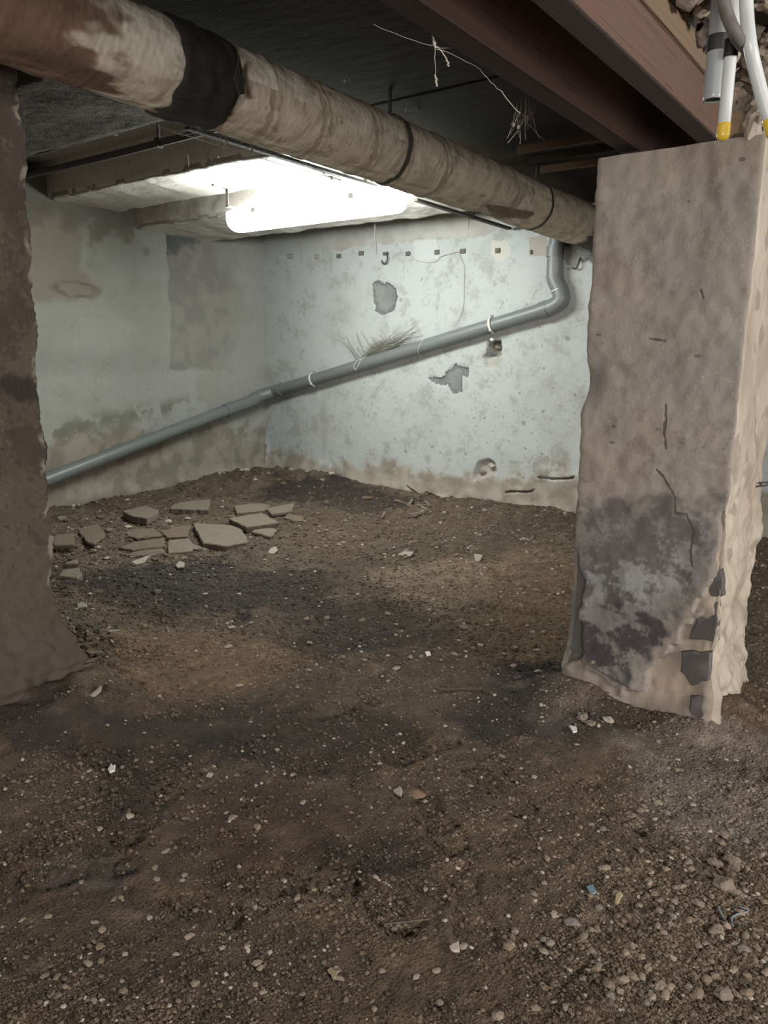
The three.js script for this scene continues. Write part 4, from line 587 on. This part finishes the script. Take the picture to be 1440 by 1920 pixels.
// single finds: stones, clods, sticks, flakes
let seedN = 200;
function stoneAt(px, py, wpx, flat, label, mat, name = 'stone', cat = 'stone', group) {
  const c = onGround(px, py), d = c.clone().sub(eye).length(), s = wpx / 2 * d / FOCAL, g = rock(seedN++, flat, 2, 0.55); g.rotateY(seedN); g.scale(s, s, s); g.translate(c.x, groundY(c.x, c.z) + s * flat * 0.55, c.z); return thing(name, label, cat, [[name, g, mat]], group);
}
function chipAt(px, t, label, mat, name = 'plaster_flake', cat = 'flake', tilt = 0) {
  const pts = px.map(([a, b]) => onGround(a, b)), cx = pts.reduce((s, p) => s + p.x, 0) / pts.length, cz = pts.reduce((s, p) => s + p.z, 0) / pts.length, g = shard(pts.map((p) => [p.x - cx, p.z - cz]), t, seedN++, 0.008, 0.001); g.rotateX(tilt); g.rotateZ(tilt * 0.6); let y = groundY(cx, cz); g.translate(cx, y + 0.001 + Math.abs(tilt) * 0.012, cz); return thing(name, label, cat, [[name, g, mat]]);
}
function stickAt(a, b, rad, label, mat = M.timber, flat = 0.5, name = 'stick', cat = 'stick', group) {
  const p = onGround(...a), q = onGround(...b); for (const v of [p, q]) v.y = groundY(v.x, v.z) + rad * flat + 0.002; const m = p.clone().lerp(q, 0.5); m.y = Math.max(m.y, groundY(m.x, m.z) + rad * flat); const L = q.clone().sub(p).length(), g = new RoundedBoxGeometry(L, rad * 2 * flat, rad * 2, 1, rad * 0.2), P = g.attributes.position; for (let i = 0; i < P.count; i++) { const x = P.getX(i) / L; P.setY(i, P.getY(i) * (1 + 0.3 * noise(x * 5, seedN, 1)) + 0.15 * rad * Math.sin(x * 3 + seedN)); P.setZ(i, P.getZ(i) * (1 - 0.5 * Math.max(0, x + 0.1)) + 0.3 * rad * Math.sin(x * 4 + seedN * 2)); } seedN++; g.computeVertexNormals();
  g.applyQuaternion(new THREE.Quaternion().setFromUnitVectors(V(1, 0, 0), q.clone().sub(p).normalize())); g.translate(m.x, m.y, m.z); return thing(name, label, cat, [[name, g, mat]], group);
}
chipAt([[1067, 1366], [1081, 1366], [1082, 1375], [1074, 1376]], 0.006, 'bright white tile chip before the sooty pillar', M.white, 'tile_chip', 'chip', 0.12);
chipAt([[1099, 1667], [1112, 1664], [1119, 1676], [1107, 1682]], 0.006, 'small square blue grey tile chip on the near dirt', M.blue, 'tile_chip', 'chip', 0.1);
chipAt([[1154, 1682], [1162, 1677], [1168, 1685], [1158, 1699], [1153, 1697]], 0.005, 'yellowish triangular flake right of the blue tile chip', std({ color: lin(0.42, 0.35, 0.22) }), 'plaster_flake', 'flake', 0.15);
chipAt([[738, 1484], [752, 1480], [756, 1490], [752, 1497], [742, 1490]], 0.01, 'pale folded flake left of the flat brown stone', std({ color: lin(0.4, 0.36, 0.31) }), 'plaster_flake', 'flake', 0.25);
stoneAt(781, 1493, 28, 0.4, 'flat orange brown stone in the middle of the near dirt', std({ ...plasterTex, bumpScale: 0.004, color: lin(0.3, 0.21, 0.14) }));
chipAt([[203, 1444], [210, 1437], [214, 1442], [218, 1441], [216, 1450], [206, 1451]], 0.008, 'white crumpled paper bit on the dark dirt at left', M.white, 'paper_scrap', 'paper', 0.2);
chipAt([[843, 1782], [851, 1778], [861, 1783], [862, 1791], [852, 1790], [846, 1787]], 0.008, 'crumpled pale paper bit near the lower middle', std({ color: lin(0.5, 0.46, 0.4) }), 'paper_scrap', 'paper', 0.2);
chipAt([[614, 1822], [622, 1815], [626, 1823], [637, 1826], [625, 1841]], 0.004, 'tan leaf shaped flake at the lower middle left', std({ color: lin(0.33, 0.26, 0.18) }), 'plaster_flake', 'flake', 0.1);
chipAt([[797, 1227], [806, 1226], [808, 1231], [800, 1232]], 0.008, 'lone white chip on the dirt in mid floor', M.white, 'tile_chip', 'chip', 0.1);
chipAt([[889, 1043], [900, 1042], [906, 1048], [898, 1056], [891, 1052]], 0.008, 'pale crumpled flake on the far floor left of the pillar', std({ color: lin(0.34, 0.3, 0.24) }), 'plaster_flake', 'flake', 0.2);
chipAt([[745, 1040], [758, 1036], [776, 1041], [770, 1046], [752, 1045]], 0.007, 'long pale plaster flake on the far floor', std({ color: lin(0.34, 0.3, 0.24) }), 'plaster_flake', 'flake', 0.1);
chipAt([[329, 1063], [338, 1058], [347, 1061], [345, 1068], [333, 1069]], 0.008, 'pale flake at the upper edge of the black soil', std({ color: lin(0.34, 0.3, 0.24) }), 'plaster_flake', 'flake', 0.15);
chipAt([[508, 1030], [518, 1029], [522, 1037], [512, 1040], [502, 1036]], 0.008, 'pale double flake below the small slab piece', std({ color: lin(0.34, 0.3, 0.24) }), 'plaster_flake', 'flake', 0.2);
chipAt([[145, 1135], [155, 1133], [164, 1137], [164, 1143], [146, 1142]], 0.008, 'oval white flake near the left pillar edge', std({ color: lin(0.34, 0.3, 0.24) }), 'plaster_flake', 'flake', 0.2);
chipAt([[165, 1303], [192, 1296], [190, 1303], [176, 1307]], 0.01, 'wedge shaped pale flake at the foot of the left pillar', std({ color: lin(0.42, 0.38, 0.31) }), 'plaster_flake', 'flake', 0.15);
chipAt([[246, 1054], [262, 1048], [282, 1045], [270, 1056], [255, 1060]], 0.008, 'ragged pale plaster flake at the front of the slab heap', std({ color: lin(0.34, 0.3, 0.24) }), 'plaster_flake', 'flake', 0.1);
stoneAt(293, 1112, 16, 0.6, 'angular stone lying on the black soil', M.stone); stoneAt(455, 1150, 15, 0.7, 'black clod at the lower edge of the black soil', M.stoneDark, 'clod', 'clod');
stoneAt(1370, 1622, 32, 0.55, 'largest grey stone at the right border', M.stone); stoneAt(1340, 1622, 22, 0.6, 'blocky pale stone left of the largest grey stone', M.stone); stoneAt(1358, 1664, 34, 0.6, 'rounded dirt covered stone below the largest grey stone', M.stone); stoneAt(1394, 1625, 14, 0.25, 'thin pale sliver right of the largest grey stone', M.stonePale);
stoneAt(1361, 1740, 16, 0.7, 'pale pinkish stone under the end of the blue wire', std({ ...plasterTex, bumpScale: 0.003, color: lin(0.48, 0.37, 0.31) })); stoneAt(1345, 1750, 24, 0.6, 'brown stone left of the pink stone by the blue wire', M.stone); stoneAt(1355, 1868, 28, 0.6, 'round stone near the lower right corner', M.stone);
stoneAt(1232, 1473, 16, 0.6, 'small lone stone right of the near pebble trail', M.stone); stoneAt(243, 1533, 14, 0.6, 'pale stone on the left near dirt', M.stonePale); stoneAt(394, 1455, 12, 0.6, 'small pale round pebble left of centre', M.stonePale); stoneAt(1140, 1352, 20, 0.5, 'pale stone in the skirt of dirt before the pillar', M.stonePale); stoneAt(1108, 1358, 18, 0.5, 'brown triangular stone near the white tile chip', M.stone); stoneAt(1092, 1349, 22, 0.7, 'upright brown stone behind the white tile chip', M.stone);
// plastic-coated wire on the near right
{ const f = (l, r, lab) => { const p = l.map(([a, b]) => { const v = onGround(a, b); v.y = groundY(v.x, v.z) + r + 0.004; return v; }); thing('wire', lab, 'wire', [['wire', capped(p, r, 30, 6), M.bluePale]]); }; f([[1346, 1704], [1350, 1714], [1356, 1726], [1362, 1734]], 0.0022, 'straight blue grey wire piece above the pink stone'); f([[1388, 1705], [1402, 1713], [1384, 1718], [1373, 1724], [1371, 1730], [1374, 1740]], 0.0022, 'bent blue grey wire piece right of the pink stone'); }
{ const f = onFloor(722, 1730), g = onFloor(806, 1732); f.y = groundY(f.x, f.z) + 0.006; g.y = groundY(g.x, g.z) + 0.006; const m = f.clone().lerp(g, 0.5); m.y = Math.max(m.y, groundY(m.x, m.z) + 0.006); thing('straw', 'single long pale straw on the near dirt', 'straw', [['straw', tube([f, m, g], 0.0012, 16, 5), M.stonePale]]); }
{ const r = rng(44); for (let i = 0; i < 46; i++) { const px = 104 + 250 * Math.pow(r(), 1.3), py = 965 + 100 * r(); stoneAt(px, py, 6 + 10 * r(), 0.45, 'small crumbled slab chip in the heap between slabs and left pillar', [M.slab, M.slabDirty, M.stonePale, M.stone][Math.floor(r() * 4)], 'slab_chip', 'chip', 'slab chips in the heap by the left pillar'); }
  for (let i = 0; i < 26; i++) stoneAt(430 + 210 * r(), 893 + 22 * r(), 5 + 9 * r(), 0.5, 'plaster lump fallen at the foot of the walls in the room corner', [M.slab, M.stonePale, M.slabDirty][Math.floor(r() * 3)], 'plaster_lump', 'lump', 'plaster lumps in the room corner'); }
// clods and splinters heaped against the left pillar
{ const r = rng(71); [[135, 1182, 15], [152, 1180, 18], [166, 1176, 14], [184, 1184, 14], [168, 1187, 12], [194, 1194, 12], [148, 1205, 16], [160, 1214, 14], [180, 1205, 13], [128, 1195, 12], [176, 1228, 14], [186, 1232, 14], [150, 1232, 12]].forEach(([x, y, w], i) => stoneAt(x, y, w, 0.6, 'dark earth clod in the splinter heap beside the left pillar', i % 4 === 0 ? M.stone : M.stoneDark, 'clod', 'clod', 'clods beside the left pillar'));
  [[[160, 1195], [192, 1204], 0.012], [[165, 1232], [192, 1226], 0.018], [[128, 1254], [176, 1244], 0.016], [[132, 1236], [176, 1246], 0.012], [[142, 1262], [172, 1250], 0.012], [[150, 1248], [190, 1236], 0.01], [[138, 1216], [186, 1212], 0.012], [[120, 1268], [150, 1256], 0.014]].forEach(([a, b, w]) => stickAt(a, b, w, 'flat wood splinter in the heap beside the left pillar', M.timber, 0.4, 'splinter', 'splinter', 'splinters beside the left pillar'));
  stickAt([204, 1188], [226, 1184], 0.008, 'white sliver right of the splinter heap', M.stonePale, 0.4, 'splinter', 'splinter');
  [[[764, 962], [774, 942], 0.016], [[768, 963], [782, 966], 0.014], [[770, 969], [796, 973], 0.02], [[766, 960], [800, 950], 0.012], [[798, 944], [806, 952], 0.014], [[740, 942], [764, 946], 0.014], [[776, 960], [798, 966], 0.016], [[785, 950], [800, 962], 0.02], [[680, 935], [698, 937], 0.02], [[722, 963], [716, 974], 0.012]].forEach(([a, b, w]) => stickAt(a, b, w, 'thin brown stick in the tangle at the foot of the white wall', r() < 0.5 ? M.timber : M.stone, 0.5, 'stick', 'stick', 'sticks at the foot of the white wall'));
  stickAt([822, 1296], [905, 1294], 0.006, 'thin pale stick lying across the dirt before the soot patch', M.slab, 0.5);
}

// ---------- scattered pebbles: the ones that show largest are single stones, the rest gravel ----------
function inView(x, z) { const p = V(x, 0, z).project(camera); return Math.abs(p.x) < 1 && Math.abs(p.y) < 1 ? p : null; }
const blocked = (x, z) => foot(x, z) < 0.03 || (x < -2.35 && z > -1.5) || x > 2.9;
{
  const r = rng(123), shapes = [0, 1, 2, 3, 4].map((i) => rock(300 + i, 0.55, 1, 0.5)), mats = [[0.22, 0.175, 0.13], [0.27, 0.22, 0.17], [0.17, 0.135, 0.1], [0.34, 0.29, 0.23], [0.2, 0.18, 0.165]].map((c) => std({ color: lin(...c), bumpMap: plasterTex.bumpMap, bumpScale: 0.004 })), pale = [[0.36, 0.32, 0.265], [0.46, 0.43, 0.38], [0.3, 0.255, 0.2]].map((c) => std({ color: lin(...c) }));
  const marks = [['the blue grey tile chip', 1109, 1672], ['the blue grey wire pieces', 1375, 1720], ['the flat orange brown stone', 781, 1493], ['the white tile chip before the pillar', 1075, 1371], ['the crumpled paper bit at the lower middle', 852, 1784], ['the white paper bit at the left', 210, 1445], ['the tan leaf shaped flake', 624, 1828], ['the largest broken slab', 415, 1003], ['the lone white chip in mid floor', 802, 1229], ['the long pale plaster flake on the far floor', 760, 1041], ['the lower right corner of the picture', 1400, 1880], ['the lower left corner of the picture', 60, 1880], ['the largest grey stone at the right border', 1370, 1622], ['the long pale straw', 764, 1731], ['the lower edge of the black soil', 450, 1160], ['the foot of the left pillar', 150, 1330], ['the pale stone on the left near dirt', 243, 1533], ['the soot patch left of the pillar foot', 960, 1310], ['the pale crumpled flake left of the pillar', 897, 1048], ['the bottom border below the crumpled paper bit', 900, 1890], ['the small lone stone right of the pebble trail', 1232, 1473]];
  const nearest = (px, py) => marks.reduce((a, m) => (Math.hypot(px - m[1], py - m[2]) < Math.hypot(px - a[1], py - a[2]) ? m : a));
  const protos = {};
  const drop = (px, py, size, isPale) => {
    const c = onGround(px, py); if (blocked(c.x, c.z)) return; const near = nearest(px, py)[0], lab = `${isPale ? 'pale plaster crumb' : 'small brown pebble'} near ${near}`, grp = `${isPale ? 'pale crumbs' : 'brown pebbles'} near ${near}`, key = (isPale ? 'p' : 's') + Math.floor(r() * 6), name = isPale ? 'plaster_crumb' : 'pebble';
    let o; if (!protos[key]) { const q = new THREE.Mesh(shapes[Math.floor(r() * 5)], isPale ? pale[Math.floor(r() * 3)] : mats[Math.floor(r() * 5)]); protos[key] = q; o = q; } else o = protos[key].clone();
    o.name = numbered(name); o.userData = { label: lab, category: isPale ? 'crumb' : 'pebble', group: grp }; o.position.set(c.x, groundY(c.x, c.z) + size * 0.2, c.z); o.scale.set(size * (0.8 + 0.6 * r()), size * (isPale ? 0.5 : 1), size); o.rotation.y = r() * 6.28; scene.add(shadows(o));
  };
  for (let i = 0; i < 120; i++) { const t = Math.pow(r(), 0.7); drop(900 + 540 * Math.pow(r(), 0.6), 1440 + 470 * t, 0.006 + 0.007 * r() * r() + 0.002, false); }
  for (let i = 0; i < 60; i++) drop(20 + 720 * r(), 1400 + 500 * r(), 0.0055 + 0.006 * r() * r(), false);
  for (let i = 0; i < 50; i++) { drop(560 + 480 * r(), 960 + 300 * r(), 0.012 + 0.012 * r() * r(), false); }
  for (let i = 0; i < 34; i++) drop(760 + 640 * r(), 1390 + 500 * r(), 0.006 + 0.004 * r(), true);
  for (let i = 0; i < 40; i++) drop(30 + 690 * r(), 1330 + 560 * r(), 0.0055 + 0.004 * r(), true);
  for (let i = 0; i < 46; i++) drop(300 + 740 * r(), 980 + 310 * r(), 0.01 + 0.007 * r(), true);
  // gravel too fine to count
  const N = 110000, g = new THREE.IcosahedronGeometry(1, 0); { const P = g.attributes.position; for (let i = 0; i < P.count; i++) { const x = P.getX(i), y = P.getY(i), z = P.getZ(i), k = 1 + 0.4 * noise(x * 2, y * 2, z * 2); P.setXYZ(i, x * k * 1.2, y * k * 0.55, z * k * 0.85); } g.computeVertexNormals(); }
  const im = new THREE.InstancedMesh(g, std({ color: 0xffffff }), N), m = new THREE.Matrix4(), q = new THREE.Quaternion(), col = new THREE.Color(); let n = 0;
  for (let tries = 0; n < N && tries < N * 4; tries++) {
    const wide = r() < 0.35, px = wide ? -500 + 2440 * r() : -40 + 1520 * r(), py = wide ? 900 + 1700 * r() : 900 + 1060 * Math.pow(r(), 0.9), c = onGround(px, py); if (c.x < LEFT_X + 0.02 || c.z < BACK_Z + 0.02 || blocked(c.x, c.z)) continue;
    const dens = clamp(0.22 + 0.35 * fbm(c.x * 2.5, c.z * 2.5, 71, 3) + 0.6 * step(850, 1250, px) * step(1450, 1700, py) + 0.45 * step(1400, 1100, py)); if (r() > dens) continue;
    const dist = c.distanceTo(eye), s = (0.0011 + 0.004 * Math.pow(r(), 5) + 0.0008 * r()) * (0.25 + 0.5 * dist);
    q.setFromEuler(new THREE.Euler(r() - 0.5, r() * 6.28, r() - 0.5)); m.compose(V(c.x, groundY(c.x, c.z) + s * 0.12, c.z), q, V(s, s, s)); im.setMatrixAt(n, m);
    const f = floorC(c.x, c.z).map((v) => v / 1.25), t = r(), k = t < 0.03 ? [0.42, 0.38, 0.32] : t < 0.5 ? mixc(f, [0.25, 0.2, 0.15], 0.3) : mixc(f, [0.05, 0.04, 0.03], 0.5); im.setColorAt(n, col.setRGB(...k)); n++;
  }
  im.count = n; im.name = 'gravel'; im.userData = { kind: 'stuff', label: 'fine gravel and crumbs strewn over the dirt floor', category: 'gravel' }; scene.add(shadows(im));
}

// ---------- cobwebs ----------
function cobweb(label, threads, seed, dust = 0) { // threads: [from, to, sag, radius]
  const r = rng(seed), gs = [];
  for (const [a, b, sag, rad] of threads) { const p = []; for (let i = 0; i <= 6; i++) { const t = i / 6, q = a.clone().lerp(b, t); q.y -= sag * 4 * t * (1 - t); if (i && i < 6) q.add(V((r() - 0.5) * 0.004, (r() - 0.5) * 0.004, (r() - 0.5) * 0.004)); p.push(q); } gs.push(tube(p, rad, 18, 4)); if (dust && r() < dust) { const s = new THREE.IcosahedronGeometry(0.003 + 0.004 * r(), 1); s.scale(1, 1.4, 1); const c = p[3]; s.translate(c.x, c.y, c.z); s.deleteAttribute('uv'); s.setAttribute('uv', new THREE.BufferAttribute(new Float32Array(s.attributes.position.count * 2), 2)); gs.push(mergeVertices(s)); } }
  const o = thing('cobweb', label, 'cobweb', [['cobweb', join(gs), M.web]]); o.userData.kind = 'stuff'; return o;
}
{
  const g = (px, py, x = -1.0) => hit(px, py, 'x', x), T = 0.0008, F = 0.0005; let r = rng(8), th;
  th = [[g(805, 48), g(815, 85), 0, 0.0022], [g(812, 62), g(817, 90), 0, 0.003], [g(815, 85), g(818, 160), 0, T], [g(816, 140), g(819, 162), 0, 0.0022], [g(816, 88), g(838, 112), -0.004, 0.0016], [g(836, 108), g(842, 124), 0, 0.002], [g(816, 88), g(880, 76), 0.006, T], [g(880, 76), g(930, 40), 0.004, T], [g(925, 42), g(955, 12), 0.003, 0.0022], [g(955, 12), g(985, 0), 0.001, T], [g(818, 92), g(900, 130), -0.004, T], [g(900, 130), g(940, 170), 0.003, T], [g(940, 170), g(975, 212), 0.004, 0.0013], [g(815, 86), g(700, 45), 0.003, F]];
  cobweb('grey cobweb strung between the dark girder and the ceiling above the pipe', th, 1, 0);
  th = []; for (let i = 0; i < 16; i++) th.push([g(960 + 60 * r(), 180 + 30 * r(), -1.15), g(950 + 80 * r(), 230 + 40 * r(), -1.2), 0.005, F + 0.0006 * r()]); cobweb('tangled cobweb near the girder end left of the right pillar', th, 2, 0.12);
  th = []; const p = (px, py) => hit(px, py, 'x', -2.5);
  th.push([p(336, 250), p(640, 338), 0.004, 0.0014], [p(340, 232), p(420, 245), 0.006, T], [p(420, 245), p(560, 300), 0.006, T], [p(560, 300), p(650, 345), 0.004, T], [p(0, 118), p(160, 172), 0.004, T], [p(160, 172), p(345, 256), 0.006, T]);
  for (let i = 0; i < 70; i++) { const a = r(), b = clamp(a + (r() - 0.4) * 0.35); th.push([p(336 + 304 * a, 250 + 88 * a), p(345 + 300 * b, 232 + 105 * b - 8 * Math.sin(b * 3.1)), 0.006 * r(), F * (0.6 + 0.8 * r())]); }
  cobweb('wide cobweb sheet stretched under the lagged pipe left of the lamp', th, 3, 0.15);
  th = []; const q = (px, py) => hit(px, py, 'z', -3.3); th.push([q(350, 238), q(354, 312), 0, 0.0018], [q(350, 240), q(352, 300), 0, 0.0012]); for (const [a, b, c, d] of [[160, 262, 300, 268], [300, 268, 350, 265], [210, 310, 300, 275], [300, 325, 260, 300], [230, 255, 228, 278], [300, 240, 304, 262], [350, 300, 460, 305], [416, 262, 420, 285], [402, 300, 404, 310], [80, 318, 130, 320], [130, 320, 150, 300], [360, 268, 480, 300], [360, 275, 460, 308]]) th.push([q(a, b), q(c, d), 0.006, T]);
  cobweb('dusty cobweb threads hanging from the left ceiling bay beside the pipe', th, 4, 0.5);
  th = []; const u = (px, py) => hit(px, py, 'x', -2.15); for (let i = 0; i < 9; i++) th.push([u(735 + 30 * r(), 196 + 14 * r()), u(770 + 40 * r(), 200 + 10 * r()), 0.005, F]); th.push([u(640, 145), u(652, 160), 0, T], [u(650, 142), u(660, 160), 0, T]); cobweb('small cobweb on top of the lagged pipe by its hanger rod', th, 5, 0.2);
}

renderer.render(scene, camera);
